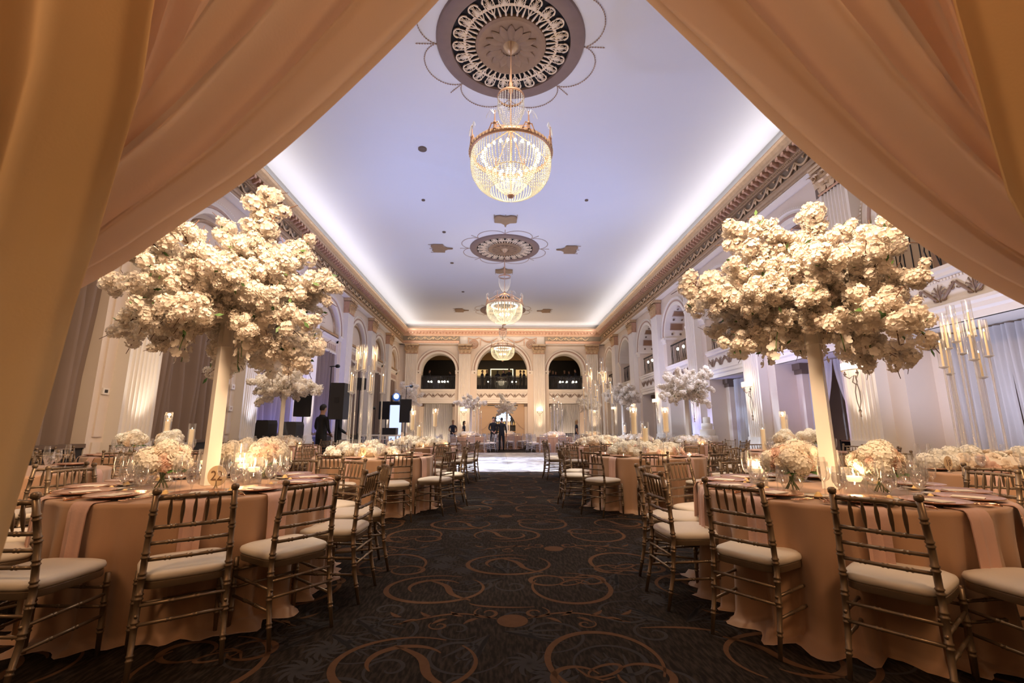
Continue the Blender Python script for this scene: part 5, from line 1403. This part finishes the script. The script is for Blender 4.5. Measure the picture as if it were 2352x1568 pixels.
for dx, dy, st, ch, lb in ((-.34, .28, .02, .40, 'low left pillar candle'), (-.02, .12, .38, .28, 'tallest pillar candle'), (.10, .25, .34, .26, 'rear right pillar candle')):
    pillar_candle(x + dx - .15, y + dy, H, st, ch, '%s in a glass sleeve on the right wall table' % lb, 'pillar candles on the ' + TN['R3'], e=2.5 if st > .35 else 0)
x, y = POS['R4']
for dx, dy, st, ch, lb in ((-.10, .30, .30, .36, 'left rear pillar candle'), (.0, .02, .10, .30, 'low middle pillar candle'), (.42, .20, .34, .32, 'right pillar candle on a tall stand')):
    pillar_candle(x + dx, y + dy, H + .04, st, ch, '%s on the second right aisle table' % lb, 'pillar candles on the ' + TN['R4'], e=3 if st > .2 else 0, r=.042)
x, y = POS['L5']
for dx, dy, st, ch, lb in ((-.18, .1, .34, .36, 'left pillar candle'), (.02, -.10, .08, .34, 'low middle pillar candle'), (.38, .05, .42, .34, 'right pillar candle on a tall stand')):
    pillar_candle(x + dx, y + dy, H + .06, st, ch, '%s on the third left aisle table' % lb, 'pillar candles on the ' + TN['L5'], e=3 if st > .2 else 0, r=.05)
x, y = POS['R7']
for dx, st in ((-.35, .25), (.0, .1), (.25, .3)): pillar_candle(x + dx, y - .1, H + .05, st, .22, uniq(lambda o: '%spillar candle on the table by the dance floor' % o), 'pillar candles on the ' + TN['R7'])
# pin spots on the flowers
for k, e in (('L1', 55), ('R1', 22), ('L4', 330), ('R4', 170), ('R2', 60), ('R3', 150), ('L2', 150), ('L5', 280), ('R5', 260), ('L3', 130), ('R6', 230), ('R7', 60), ('F2', 160), ('F5', 160), ('F3', 120), ('F4', 120)):
    x, y = POS[k]; sx = -1 if x < 0 else 1
    if k in ('R1',): continue
    tz = 1.0 if k not in ('L1', 'L3', 'R6', 'F1', 'F2', 'F3', 'F4') else 2.3
    light('SPOT', 'pin_spot', (XC + sx * 6.6, y - 2.2, 8.3), e * 14, (1, .88, .70) if k not in ('R6', 'R7', 'F2', 'F5') else (.80, .82, 1), (x, y, tz), spot_size=radians(13 if tz < 2 else 17), spot_blend=.5, shadow_soft_size=.04)
for k in ('F2', 'F5', 'F3'):
    light('SPOT', 'lavender_spot', (XC + 3.5, 16, 8.3), 1500, (.60, .55, 1), (POS[k][0], POS[k][1] - .8, .7), spot_size=radians(22), spot_blend=.8, shadow_soft_size=.1)
# gobo light on the dance floor
g = light('SPOT', 'gobo_spot', (-3.64, 16.0, 2.35), 3500, (.62, .76, 1), (1.0, 16.4, 0), spot_size=radians(70), spot_blend=.3, shadow_soft_size=.01)
def gobo(g):
  g.data.use_nodes = True; nt = g.data.node_tree
  em = nt.nodes['Emission']; tc = nt.nodes.new('ShaderNodeTexCoord'); nz = nt.nodes.new('ShaderNodeTexNoise'); nz.inputs['Scale'].default_value = 9; nz.inputs['Distortion'].default_value = 1.5
  rp = nt.nodes.new('ShaderNodeValToRGB'); rp.color_ramp.elements[0].position = .42; rp.color_ramp.elements[1].position = .56; rp.color_ramp.elements[0].color = (.35, .35, .35, 1); nt.links.new(tc.outputs['Normal'], nz.inputs[0]); nt.links.new(nz.outputs[0], rp.inputs[0]); nt.links.new(rp.outputs[0], em.inputs['Strength'])
g2 = light('SPOT', 'floor_spot', (-5.0, 17.5, 8.3), 12000, (.60, .70, 1), (XC + .2, 16.2, .02), spot_size=radians(46), spot_blend=.6, shadow_soft_size=.2)
gobo(g); gobo(g2)
# ------------------------------------------------------------------ curtains of the right wall and end wall
RW = ['nearest', 'second', 'third', 'fourth', 'fifth', 'sixth', 'seventh', 'eighth']
def tied(T, u0, u1, z0, z1, w, mid, side, lab, seed, zt=1.0):
    """half curtain pulled aside: inner edge meets at mid at the top and swings to its side low down"""
    def f(s, t, u):
        k = min(1, t / .72); e = k ** 1.6
        if side < 0: return u0 + (u1 - u0) * s * (1 - .78 * e * (.55 + .45 * s))
        return u1 - (u1 - u0) * (1 - s) * (1 - .78 * e * (.55 + .45 * (1 - s)))
    o = pleated(T, u0, u1, z0, z1, w, 8, .07, M_sheer, 'voile_curtain', None, f, seed, 12)
    return tag(o, lab, 'curtain')
for i, c in enumerate(BY):
    if i == 0: continue
    nm = RW[i]
    if i in (1, 3, 6):       # closed
        n = 9 if i == 1 else 7
        gap = .0 if i == 1 else .03
        for s, a, e in ((-1, c - RB + .27, c - gap), (1, c + gap, c + RB - .27)):
            o = pleated(TR, a, e, .02, 2.98, -.80, n, .09, M_sheer, 'voile_curtain', None, None, i * 3 + s, 5)
            tag(o, '%s half of the closed white voile curtain in the %s bay of the right wall' % ('near' if s < 0 else 'far', nm), 'curtain')
    else:
        tied(TR, c - RB + .27, c, .02, 2.98, -.80, c, -1, 'near half of the parted white voile curtain in the %s bay of the right wall' % nm, i)
        tied(TR, c, c + RB - .27, .02, 2.98, -.80, c, 1, 'far half of the parted white voile curtain in the %s bay of the right wall' % nm, i + 9)
# service room seen through the parted curtain
q = MB(TR); q.cur = 0; bx(q, BY[2] - 1.2, 0, -3.2, BY[2] + 1.2, 3.0, -3.1); q.cur = 1; bx(q, BY[2] - .2, 0, -1.9, BY[2] + .05, 3.0, -1.8)
struct(q.build('wall_service', [mat('service_room_wall', (.13, .075, .045), .8), M_coffer], None, False))
bs = thing('service_shelf', TR(BY[2], 0, -1.6), 'dark wooden shelf inside the parted curtain of the right wall', 'shelf')
TT = lambda u, z, w: tuple(Vector(TR(BY[2] + u, z, -1.6 + w)) - Vector(TR(BY[2], 0, -1.6)))
for z in (.5, .86): q = MB(TT); q.box(-.9, z, -.2, .9, z + .035, .25); q.build('shelf_board', M_coffer, bs, False)
for u in (-.86, .86): q = MB(TT); q.box(u - .03, 0, -.2, u + .03, .9, .25); q.build('side_panel', M_dark, bs, False)
for u, l_, h_ in ((.0, .5, .14), (.55, .3, .08)):
    q = MB(TT); q.loft([[(u - l_ / 2 * g, zz, -.1 * g), (u + l_ / 2 * g, zz, -.1 * g), (u + l_ / 2 * g, zz, .12 * g), (u - l_ / 2 * g, zz, .12 * g)] for g, zz in ((1, .895), (1.02, .895 + h_ * .6), (.8, .895 + h_), (.3, .895 + h_ * .75))], True, True, True)
    o = q.build('linen_stack', mat('tan_linen', (.50, .30, .17), .8), None); o.location = TR(BY[2], 0, -1.6); tag(o, uniq(lambda o_: '%sfolded tan linen on the dark shelf behind the right wall curtain' % o_), 'linen', 'linens on the service shelf')
light('POINT', 'service_lamp', TR(BY[2], 2.4, -2.4), 12, (1, .62, .35), shadow_soft_size=.1)
# end wall ground floor
for k, (c, r) in enumerate(EB):
    for s in (-1, 1):
        q = MB(TE); a, e = sorted((c + s * r, c + s * (r - .2))); q.box(a, 0, -.9, e, 2.8, -.5); q.build('inner_pilaster', M_wall, we, False)
        q = MB(TE); a, e = sorted((c + s * r, c + s * (r - .24))); q.box(a, 2.8, -.92, e, 3.02, -.45); q.build('bronze_cap', M_brown, we, False)
a, r = EB[0]; tag(pleated(TE, a - r + .2, a + r - .2, .02, 3.0, -.75, 16, .06, M_sheer, 'voile_curtain', None, None, 3, 4), 'closed ivory voile curtain in the left bay of the end wall', 'curtain')
a, r = EB[2]
tag(pleated(TE, a - r + .2, a + r - .2, .02, 3.0, -.95, 14, .05, M_sheer, 'voile_curtain', None, None, 5, 4), 'pale green lit backing curtain in the right bay of the end wall', 'curtain')
tied(TE, a - r + .2, a, .02, 2.98, -.7, a, -1, 'left half of the parted voile in the right bay of the end wall', 31); tied(TE, a, a + r - .2, .02, 2.98, -.7, a, 1, 'right half of the parted voile in the right bay of the end wall', 32)
for c_ in (EB[0][0], EB[2][0]): light('AREA', 'curtain_fill_light', TE(c_, .15, -.2), 22, (1, .74, .50), TE(c_, 2.2, -.75), shape='RECTANGLE', size=1.8, size_y=.1)  # added fill that brightens the voile in the end bays
# bar recess in the centre bay: plaster front with an opening, ogee head
q = MB(TE)
OP = [(-.70, 0), (1.0, 0)]
q.box(-1.7, 0, -.82, -.75, 3.0, -.74); q.box(1.02, 0, -.82, 1.7, 3.0, -.74)
top = [(-.75 + 1.77 * k / 16, 1.55 + .95 * sin(pi * k / 16) ** .8) for k in range(17)]
for (x0, z0), (x1, z1) in zip(top, top[1:]): q.poly([(x0, z0, -.74), (x1, z1, -.74), (x1, 3.0, -.74), (x0, 3.0, -.74)])
struct(q.build('wall_bar', mat('tan_plaster', (.62, .44, .29), .7), None, False))
for s in (-1, 1):
    q = MB(TE); q.loft([[(x, z + d, -.70 + e) for x, z in [(s * (.95 + .75 * t) + .1, 1.72 - .62 * sin(pi * t / 2)) for t in [j / 10 for j in range(11)]]] for d, e in ((0, 0), (.02, .03), (-.02, .04))], False)
    o = q.build('curtain_swag_cord', M_rose); tag(o, 'thin drooping drape edge on the %s of the bar opening' % ('left' if s < 0 else 'right'), 'drape')
bar = thing('back_bar', TE(.1, 0, -1.35), 'dark back bar with rows of bottles under a lit bubble sign', 'bar')
TB = lambda u, z, w: tuple(Vector(TE(.1 + u, z, -1.35 + w)) - Vector(TE(.1, 0, -1.35)))
q = MB(TB); q.box(-1.0, 0, -.3, 1.0, 2.9, -.25); q.build('back_panel', M_dark, bar, False)
q = MB(TB); q.box(-1.0, .92, -.25, 1.0, .98, .35); q.build('counter', mat('amber_lit_counter', (.7, .38, .14), .4), bar, False)
q = MB(TB); q.box(-1.0, 0, -.2, 1.0, .92, .3); q.build('bar_front', M_dark, bar, False)
q = MB(TB); q.box(-1.0, 1.42, -.25, 1.0, 1.45, .0); q.build('shelf_board', M_coffer, bar, False)
q = MB(TB); q.box(.42, .98, .02, .50, 1.9, .10); q.build('post', M_wall, bar, False)
M_bot = mat('amber_bottle', (.6, .36, .12), .15, emit=(1, .6, .2), estr=.5); 
for k in range(12):
    u = -.6 + .14 * k
    o = put(lm('bottle', [(.035, 0), (.037, .15), (.012, .20), (.012, .27), (.0, .272)], M_bot if k % 3 else M_white, 10), 'bottle', None, TE(.1 + u, 1.452, -1.45)); tag(o, 'liquor bottle on the back bar shelf, %s from the left' % ['first', 'second', 'third', 'fourth', 'fifth', 'sixth', 'seventh', 'eighth', 'ninth', 'tenth', 'eleventh', 'twelfth'][k], 'bottle', 'bottles on the back bar')
sg = thing('bubble_sign', TE(.12, 1.85, -.9), 'glowing blue white cluster of bubbles above the back bar', 'sign')
M_bub = emat('lit_bubble', (.62, .76, 1), 3.0); rnd = random.Random(4)
for j, n_ in enumerate((5, 5, 4, 3)):
    for k in range(n_):
        q = MB(); rr = .115 - .006 * j; q.lathe([(rr * sin(pi * i / 6) + 1e-4, -rr * cos(pi * i / 6)) for i in range(7)], 12, cap0=False, cap1=False); o = q.build('bubble', M_bub, sg, loc=((k - (n_ - 1) / 2) * .215 + rnd.uniform(-.02, .02), 0, -.02 + j * .19)); o.scale = (1, .5, 1)
light('POINT', 'bar_light', TE(.1, 1.6, -1.0), 16, (1, .66, .34), shadow_soft_size=.1)
q = MB(TE); q.box(-1.1, 2.86, -.70, 1.2, 2.94, -.60); o = q.build('screen_housing', M_dark, None, False); tag(o, 'narrow dark projection screen housing above the bar', 'housing')
# piano shaped black console in the right bay
q = MB(); q.box(-.35, -.2, .55, .35, .2, .80); q.box(-.45, -.25, .80, .45, .25, .86); q.box(-.25, -.1, 0, -.15, .1, .55); q.box(.15, -.1, 0, .25, .1, .55)
o = q.build('black_console', M_blk, None, False, loc=TE(4.6, 0, 1.2)); tag(o, 'small black console standing before the right end curtain', 'console')

# ------------------------------------------------------------------ people
def skin_mesh(name, J, E, root=0):
    me = bpy.data.meshes.new(name); me.from_pydata([j[:3] for j in J], E, [])
    o = bpy.data.objects.new(name, me); COL.objects.link(o)
    m = o.modifiers.new('s', 'SKIN'); m.use_smooth_shade = True
    for i, j in enumerate(J):
        v = me.skin_vertices[0].data[i]; r = j[3]; v.radius = r if hasattr(r, '__len__') else (r, r); v.use_root = (i == root)
    sb = o.modifiers.new('u', 'SUBSURF'); sb.levels = 1; sb.render_levels = 1
    dg = bpy.context.evaluated_depsgraph_get(); dg.update()
    me2 = bpy.data.meshes.new_from_object(o.evaluated_get(dg)); bpy.data.objects.remove(o); return me2
def body(pose):
    J = []; E = []
    def add(p, r, par=None): J.append((p[0], p[1], p[2], r)); (E.append((par, len(J) - 1)) if par is not None else None); return len(J) - 1
    lean = {'stand': 0, 'front': 0, 'bend': .55, 'sit': .1}[pose]
    def L(x, y, z): # rotate upper body forward about the hips
        z0 = .95; dy, dz = y, z - z0
        return (x, dy * cos(lean) - dz * sin(lean), z0 + dy * sin(lean) + dz * cos(lean)) if z > z0 else (x, y, z)
    pel = add((0, 0, .95), (.155, .11)); w_ = add(L(0, 0, 1.10), (.14, .10), pel); ch_ = add(L(0, .0, 1.30), (.175, .12), w_); nb = add(L(0, .01, 1.46), (.085, .07), ch_)
    nk = add(L(0, .0, 1.53), .05, nb); ja = add(L(0, -.025, 1.59), (.062, .07), nk); hd = add(L(0, -.01, 1.67), (.075, .092), ja); tp = add(L(0, 0, 1.735), (.055, .065), hd)
    no = add(L(0, -.115, 1.64), .012, ja)
    for s in (-1, 1):
        sh = add(L(s * .18, .0, 1.41), .062, ch_)
        if pose == 'stand': el = L(s * .26, .03, 1.12); wr = L(s * .25, -.08, .89)
        elif pose == 'front': el = L(s * .25, .0, 1.14); wr = L(s * .08, -.22, 1.00)
        elif pose == 'bend': el = L(s * .24, -.20, 1.20); wr = L(s * .16, -.45, 1.15)
        else: el = L(s * .24, -.08, 1.12); wr = L(s * .12, -.33, 1.12)
        e = add(el, .045, sh); wv = add(wr, .030, e); d = (Vector(wr) - Vector(el)).normalized()
        pl = add(tuple(Vector(wr) + d * .07), (.036, .018), wv); sd = Vector((1, 0, 0)) if abs(d.x) < .8 else Vector((0, 0, 1))
        for k, l_ in enumerate((.07, .085, .08, .065)):
            o_ = sd * (-.027 + .018 * k); a = add(tuple(Vector(wr) + d * .11 + o_), .009, pl); add(tuple(Vector(wr) + d * (.11 + l_) + o_ * 1.1 + Vector((0, -.01, -.015))), .007, a)
        th = add(tuple(Vector(wr) + d * .05 - sd * .045), .011, wv); add(tuple(Vector(wr) + d * .085 - sd * .058), .009, th)
        hp = add((s * .09, 0, .88), .095, pel); kn = add((s * .105, -.015, .49), .065, hp); an = add((s * .11, .02, .09), .042, kn); ft = add((s * .12, -.10, .045), (.045, .035), an); add((s * .125, -.19, .035), (.038, .025), ft)
    me = skin_mesh('person_body', J, E)
    hc = Vector(L(0, -.01, 1.66)); return me, hc, lean
BODY = {p: body(p) for p in ('stand', 'front', 'bend')}
def person(loc, rz, pose, top, bottom, hair, label, h=1.75, skirt=False, bald=False, sleeves=True, group=None):
    me0, hc, lean = BODY[pose]; me = me0.copy(); me.name = 'person_body'
    for m in (M_skin, top, bottom, M_blk): me.materials.append(m)
    for p in me.polygons:
        c = p.center; d = (c - hc).length
        armr = abs(c.x) > .20 and c.z > .8 or (c.y < -.2 and c.z > .8)
        if d < .185 and c.z > hc.z - .17: mi = 0
        elif c.z < .085: mi = 3
        elif c.z < .98 and not (abs(c.x) > .21 or c.y < -.15): mi = 2
        elif pose == 'front' and c.y < -.20: mi = 0
        elif pose == 'stand' and c.z < .93: mi = 0
        elif pose == 'bend' and c.y < -.72: mi = 0
        elif not sleeves and armr and (c.z < 1.25): mi = 0
        else: mi = 1
        p.material_index = mi
    t = thing('person', tuple(loc), label, 'person', group, rz); s = h / 1.75; t.scale = (s, s, s)
    o = put(me, 'body', t)
    if not bald:
        q = MB(); n = 14
        rings = []
        for zz, g, yy in ((-.05 if not skirt else -.17, .80, .02), (.0, .97, .008), (.045, 1.0, .0), (.085, .8, 0), (.112, .45, 0), (.12, .05, 0)):
            rings.append([(hc.x + .080 * g * cos(a), hc.y + yy + .098 * g * sin(a) * (1 if sin(a) > 0 or zz > .03 else .15), hc.z + zz) for a in [2 * pi * k / n for k in range(n)]])
        q.loft(rings, True, True, True); q.build('hair', hair, t)
    if skirt:
        q = MB(); q.loft([[(.17 * g * cos(a), .12 * g * sin(a), z) for a in [2 * pi * k / 16 for k in range(16)]] for g, z in ((1.0, 1.0), (1.12, .85), (1.05, .6), (1.1, .48))], True, False, True); q.build('skirt', bottom, t)
    return t
person((-5.05, 13.3, 0), 2.6, 'front', M_suit, M_suit, M_hair, 'person in black suit seen from behind beside the big stage speaker', 1.86)
person((-4.80, 13.95, 0), 2.0, 'front', M_suit, M_suit, M_hair, 'person in dark clothes leaning toward the big stage speaker', 1.84)
person((-.33, 25.6, 0), .15, 'front', M_suit, M_suit, M_hair, 'person in black with hands clasped, left one of the pair by the bar', 1.80)
person((.12, 25.3, 0), 3.0, 'stand', M_suit, M_suit, M_hair, 'person in black with back turned, right one of the pair by the bar', 1.76)
person((-2.72, 27.2, 0), .4, 'front', M_navy, M_navy, M_hairb, 'person in dark short sleeved shirt behind the left lavender table', 1.66, sleeves=False)
person((-2.15, 28.2, 0), 1.4, 'stand', M_navy, M_navy, M_hair, 'person in dark dress partly behind the left slim candelabra', 1.62, skirt=True, sleeves=False)
person((4.45, 26.6, 0), 1.5, 'stand', M_navy, M_navy, M_hairb, 'person in sleeveless dark dress before the right end curtain', 1.66, skirt=True, sleeves=False)
# guests in the lounge behind the end arches
rnd = random.Random(9)
GU = [(-5.75, 1.2, 1.3, 'left arch, at the left'), (-4.15, 1.7, -1.3, 'left arch, at the right'), (-1.55, .9, 1.2, 'centre arch, leftmost'), (-1.2, 1.7, -1.0, 'centre arch, second from the left'), (-.35, .9, 2.6, 'centre arch, left of the middle'), (.12, 1.1, -.8, 'centre arch, in the middle'), (.55, .8, 3.0, 'centre arch, right of the middle'), (1.45, .9, -1.4, 'centre arch, near the right'), (1.75, 1.6, -1.2, 'centre arch, rightmost'),
      (3.75, .9, .9, 'right arch, leftmost'), (4.05, 1.2, .2, 'right arch, second from the left'), (4.35, 1.8, .1, 'right arch, third from the left'), (5.05, 1.7, -.4, 'right arch, right of the middle'), (5.4, 1.5, -1.0, 'right arch, near the right'), (5.8, .9, -1.5, 'right arch, rightmost')]
for k, (u, d, rz, lb) in enumerate(GU):
    p = TE(u, 4.04, -DEP - d + .25); lady = k in (4, 5, 10, 11, 13)
    person(p, rz, 'front' if k % 2 else 'stand', M_navy if k % 3 else M_suit, M_suit, M_hairb if k in (3, 10, 12) else M_hair, 'guest in dark clothes on the upper balcony, %s' % lb, 1.62 + .16 * rnd.random(), skirt=lady, sleeves=not lady)
for k, (u, wd) in enumerate(((-4.95, 1.0), (-1.0, .8), (1.0, .8), (4.7, 1.1))):
    t = thing('bar_table', TE(u, 4.04, -1.75), 'high white topped bar table on the balcony, %s' % ['left arch', 'centre arch left', 'centre arch right', 'right arch'][k], 'table')
    q = MB(); q.box(-wd / 2, -.25, 1.04, wd / 2, .25, 1.08); q.build('tabletop', M_white, t, False); q = MB(); q.tube([(0, 0, 0), (0, 0, 1.05)], .04, 8); q.build('pedestal_leg', M_iron, t)
    for j in range(2):
        p = TE(u + (-.2 + .35 * j), 5.12, -1.7); votive(p[0], p[1], p[2], 'votive candle on a balcony bar table, %s' % (['left arch', 'centre arch left', 'centre arch right', 'right arch'][k] + (', left one' if j == 0 else ', right one')), 'balcony votives')
# glowing panels at the back of the lounge
M_lit = emat('backlit_amber_panel', (1, .62, .25), .85); M_lit2 = emat('backlit_frame', (1, .88, .62), 1.5)
for s in (-1, 1):
    q = MB(TE); q.box(s * 1.75 - .52, 4.9, -5.75, s * 1.75 + .52, 6.25, -5.70); o = q.build('amber_panel', M_lit, None, False); tag(o, 'backlit amber panel in the balcony lounge, %s of the framed one' % ('left' if s < 0 else 'right'), 'panel')
t = thing('framed_panel', TE(0, 5.55, -5.7), 'olive panel with bright lit frame at the back of the balcony lounge', 'panel')
TT = lambda u, z, w: tuple(Vector(TE(u, 5.55 + z, -5.7 + w)) - Vector(TE(0, 5.55, -5.7)))
q = MB(TT); q.box(-.95, -.6, -.02, .95, .7, 0); q.build('panel', mat('olive_panel', (.20, .16, .07), .5), t, False)
q = MB(TT); q.box(-1.0, .7, 0, 1.0, .77, .04); q.box(-1.0, -.6, 0, -.93, .7, .04); q.box(.93, -.6, 0, 1.0, .7, .04); q.build('lit_frame', M_lit2, t, False)
M_spotl = emat('bright_light_disc', (1, .92, .74), 14)  # emissive discs stand in for lights and reflections seen in the railing glass
k = 0
for c, lst in ((-4.78, (-.72, -.50, .05, .30, .48, .72)), (0, (-1.05, .75, 1.05)), (4.78, (-.42, -.22, .08, .55, .80))):
    for u in lst:
        o = put(lm('lamp', [(.001, 0), (.07, .005), (.08, .03), (.05, .07), (.0, .08)], M_spotl, 12), 'railing_light', None, TE(c + u, 4.62, -.05)); o.rotation_euler = (pi / 2, 0, 0); s_ = (.75 if abs(c) > 1 else .5) * (.8 + .5 * ((k * 7) % 5) / 5); o.scale = (s_,) * 3
        tag(o, 'bright round light glint below the %s balcony rail, %s' % ('left' if c < -1 else 'right' if c > 1 else 'centre', ['first', 'second', 'third', 'fourth', 'fifth', 'sixth'][lst.index(u)] + ' from the left'), 'lamp', 'railing lights'); k += 1
for i in (1, 3, 4, 5):
    for j, du in enumerate((-.5, .15)):
        o = put(lm('lamp', [(.001, 0), (.06, .005), (.07, .03), (.04, .07), (.0, .08)], M_spotl, 12), 'railing_light', None, TR(BY[i] + du, 4.72, -.12)); o.rotation_euler = (pi / 2, 0, pi / 2 * -1)
        tag(o, 'bright round lamp on the %s right balcony railing, %s one' % (RW[i], ['near', 'far'][j]), 'lamp', 'railing lights')

# ------------------------------------------------------------------ stage gear on the left
def speaker(x, y, z, wd, hh, dp, rz, label, stand=True, mm=None, tilt=0):
    t = thing('loudspeaker', (x, y, 0), label, 'speaker', rz=rz)
    q = MB(); zb = z - hh / 2
    q.loft([[(-wd / 2 * g, -dp / 2, zz), (wd / 2 * g, -dp / 2, zz), (wd / 2 * .72 * g, dp / 2, zz), (-wd / 2 * .72 * g, dp / 2, zz)] for g, zz in ((.97, zb), (1, zb + .02), (1, zb + hh - .02), (.97, zb + hh))], True, True, True); q.build('cabinet', mm or M_blk, t, False)
    q = MB(); q.box(-wd * .44, -dp / 2 - .012, zb + .04, wd * .44, -dp / 2, zb + hh - .04); q.build('grille', mm or M_iron, t, False)
    q = MB(); q.box(-wd * .12, dp / 2 - .005, zb + hh * .45, wd * .12, dp / 2 + .01, zb + hh * .6); q.build('input_plate', M_iron, t, False)
    if stand:
        q = MB(); q.tube([(0, 0, .25), (0, 0, zb)], .019, 8); q.build('pole', M_iron, t)
        for k in range(3):
            a = 2 * pi * k / 3 + .5; q = MB(); q.tube([(0, 0, .75), (.5 * cos(a), .5 * sin(a), .0)], .013, 6); q.build('leg', M_iron, t)
    return t
speaker(-5.58, 13.25, 1.89, .46, .72, .40, .25, 'black loudspeaker on a stand, left one at the stage')
speaker(-4.52, 13.0, 1.95, .52, 1.00, .45, pi + .1, 'largest black loudspeaker, seen from behind right of the suited person')
speaker(-3.98, 16.3, 1.82, .40, .62, .36, -.2, 'blue lit black loudspeaker left of the white light column')
speaker(-3.28, 16.2, 1.80, .40, .80, .40, .15, 'black loudspeaker right of the white light column')
t = speaker(-4.35, 14.3, 2.56, .30, .36, .28, .6, 'small rounded loudspeaker perched behind the largest one')
def lightcol(x, y):
    t = thing('light_column', (x, y, 0), 'white illuminated column carrying the moving head lamp', 'column')
    q = MB(); q.box(-.17, -.17, 0, .17, .17, 2.0); q.build('lit_sleeve', emat('lit_white_sleeve', (.55, .64, 1), 1.5), t, False)
    q = MB(); q.box(-.22, -.22, 2.0, .22, .22, 2.05); q.build('top_plate', M_iron, t, False); return t
lightcol(-3.64, 16.3)
t = thing('moving_head_lamp', (-3.64, 16.25, 2.05), 'blue moving head spotlight glowing on top of the white column', 'lamp')
q = MB(); q.box(-.15, -.12, 0, .15, .12, .08); q.build('base', M_iron, t, False)
for s in (-1, 1): q = MB(); q.box(s * .15 - .02, -.06, .08, s * .15 + .02, .06, .30); q.build('yoke', M_iron, t, False)
q = MB(); q.ball((0, 0, .24), .145, 16, 10); q.build('head', mat('blue_lit_housing', (.05, .09, .25), .3, emit=(.05, .16, .55), estr=.5), t)
q = MB(); q.lathe([(.001, .0), (.08, .0), (.085, .02), (.0, .021)], 16); o = q.build('lens', emat('blue_white_lens', (.55, .78, 1), 9), t, loc=(.03, -.14, .25)); o.rotation_euler = (pi / 2, 0, 0)
def mic(x, y, h, tx, label):
    t = thing('boom_stand', (x, y, 0), label, 'stand'); q = MB(); q.tube([(0, 0, 0), (0, 0, h)], .012, 6); q.build('pole', M_iron, t)
    q = MB(); q.tube([(-.05, 0, h), (tx, 0, h + .01)], .014, 6); q.ball((tx + .05, 0, h + .01), .07, 10, 6, .8); q.build('head', M_iron, t)
    for k in range(3): a = 2.1 * k; q = MB(); q.tube([(0, 0, .2), (.3 * cos(a), .3 * sin(a), 0)], .01, 5); q.build('leg', M_iron, t)
mic(-4.75, 12.9, 2.92, .12, 'tall thin black pole with a round head above the suited people')
mic(-3.35, 16.5, 2.68, .12, 'tall thin pole with a round head above the right black loudspeaker')
mic(-4.4, 16.4, 1.9, -.1, 'low microphone stand left of the blue lit loudspeaker')
for k, (x, y, w_, h_) in enumerate(((-6.25, 12.6, .34, 1.42), (-5.65, 12.8, .42, 1.38))):
    q = MB(); q.loft([[(-w_ / 2 * g, -.25, zz), (w_ / 2 * g, -.25, zz), (w_ / 2 * g, .25, zz), (-w_ / 2 * g, .25, zz)] for g, zz in ((1, 0), (1, h_ * .93), (.85, h_))], True, True, True); q.box(-w_ / 2, -.26, h_ * .5, w_ / 2, -.25, h_ * .52)
    o = q.build('equipment_case', M_blk if k == 0 else mat('grey_case', (.05, .05, .06), .6), None, False, loc=(x, y, 0)); tag(o, ['tall black equipment case by the left wall', 'tall grey equipment case beside the left loudspeaker stand'][k], 'case')
for k in range(3):
    place(P_farw, (-4.75 + .5 * k, 14.9 + .1 * k, 0), .3 * k, 'white bamboo turned chair on the stage, %s of three' % ['left', 'middle', 'right'][k], 'chair', 'white chairs on the stage')
st = thing('keyboard_table', (-3.9, 15.4, 0), 'low blue lit table with black gear left of the light column', 'table')
q = MB(); q.box(-.6, -.3, .95, .6, .3, 1.0); q.build('tabletop', M_white, st, False)
for sx in (-.55, .55):
    for sy in (-.25, .25): q = MB(); q.tube([(sx, sy, 0), (sx, sy, .95)], .02, 6); q.build('leg', M_iron, st)
o = MB(); o.box(-.22, -.18, 0, .22, .18, .22); o = o.build('amplifier', M_blk, None, False, loc=(-3.6, 15.4, 1.0)); tag(o, 'black amplifier box on the low blue lit table', 'amplifier')
# tiered cake by the right wall
ck = thing('tiered_cake', (6.9, 15.2, .772), 'pale tiered cake standing before the right wall curtains', 'cake')
for k in range(4): put(lm('cake_tier', [(.30 - .065 * k, .20 * k), (.31 - .065 * k, .20 * k + .01), (.31 - .065 * k, .20 * k + .18), (.29 - .065 * k, .20 * k + .20), (.001, .20 * k + .20)], M_white, 28), 'cake_tier', ck)
q = thing('cake_table', (6.9, 15.2, 0), 'small round cloth covered cake table by the right wall', 'table'); put(CL[1], 'tablecloth', q, scale=(.5, .5, 1))
# wall fittings on the left wall
t = thing('thermostat', TL(9.02 - .12, 1.9, .04), 'small white thermostat on the left wall pier beside the near curtain', 'thermostat')
q = MB(); q.box(0, -.07, -.06, .03, .07, .06); q.build('housing', M_white, t, False); q = MB(); q.box(.03, -.035, -.03, .033, .035, .03); q.build('display', M_dark, t, False)
for z, lb in ((2.35, 'upper'), (1.75, 'lower')):
    t = thing('wall_box', TL(13.0, z, .04), '%s small white box on the left wall pier behind the blossom tree' % lb, 'box'); q = MB(); q.box(0, -.08, -.07, .05, .08, .07); q.build('housing', M_white, t, False); q = MB(); q.box(.05, -.03, -.03, .055, .03, .03); q.build('cover_plate', M_rose, t, False)
def kill(o):
    for c in list(o.children): kill(c)
    bpy.data.objects.remove(o, do_unlink=True)
for p in PROTOS: kill(p)
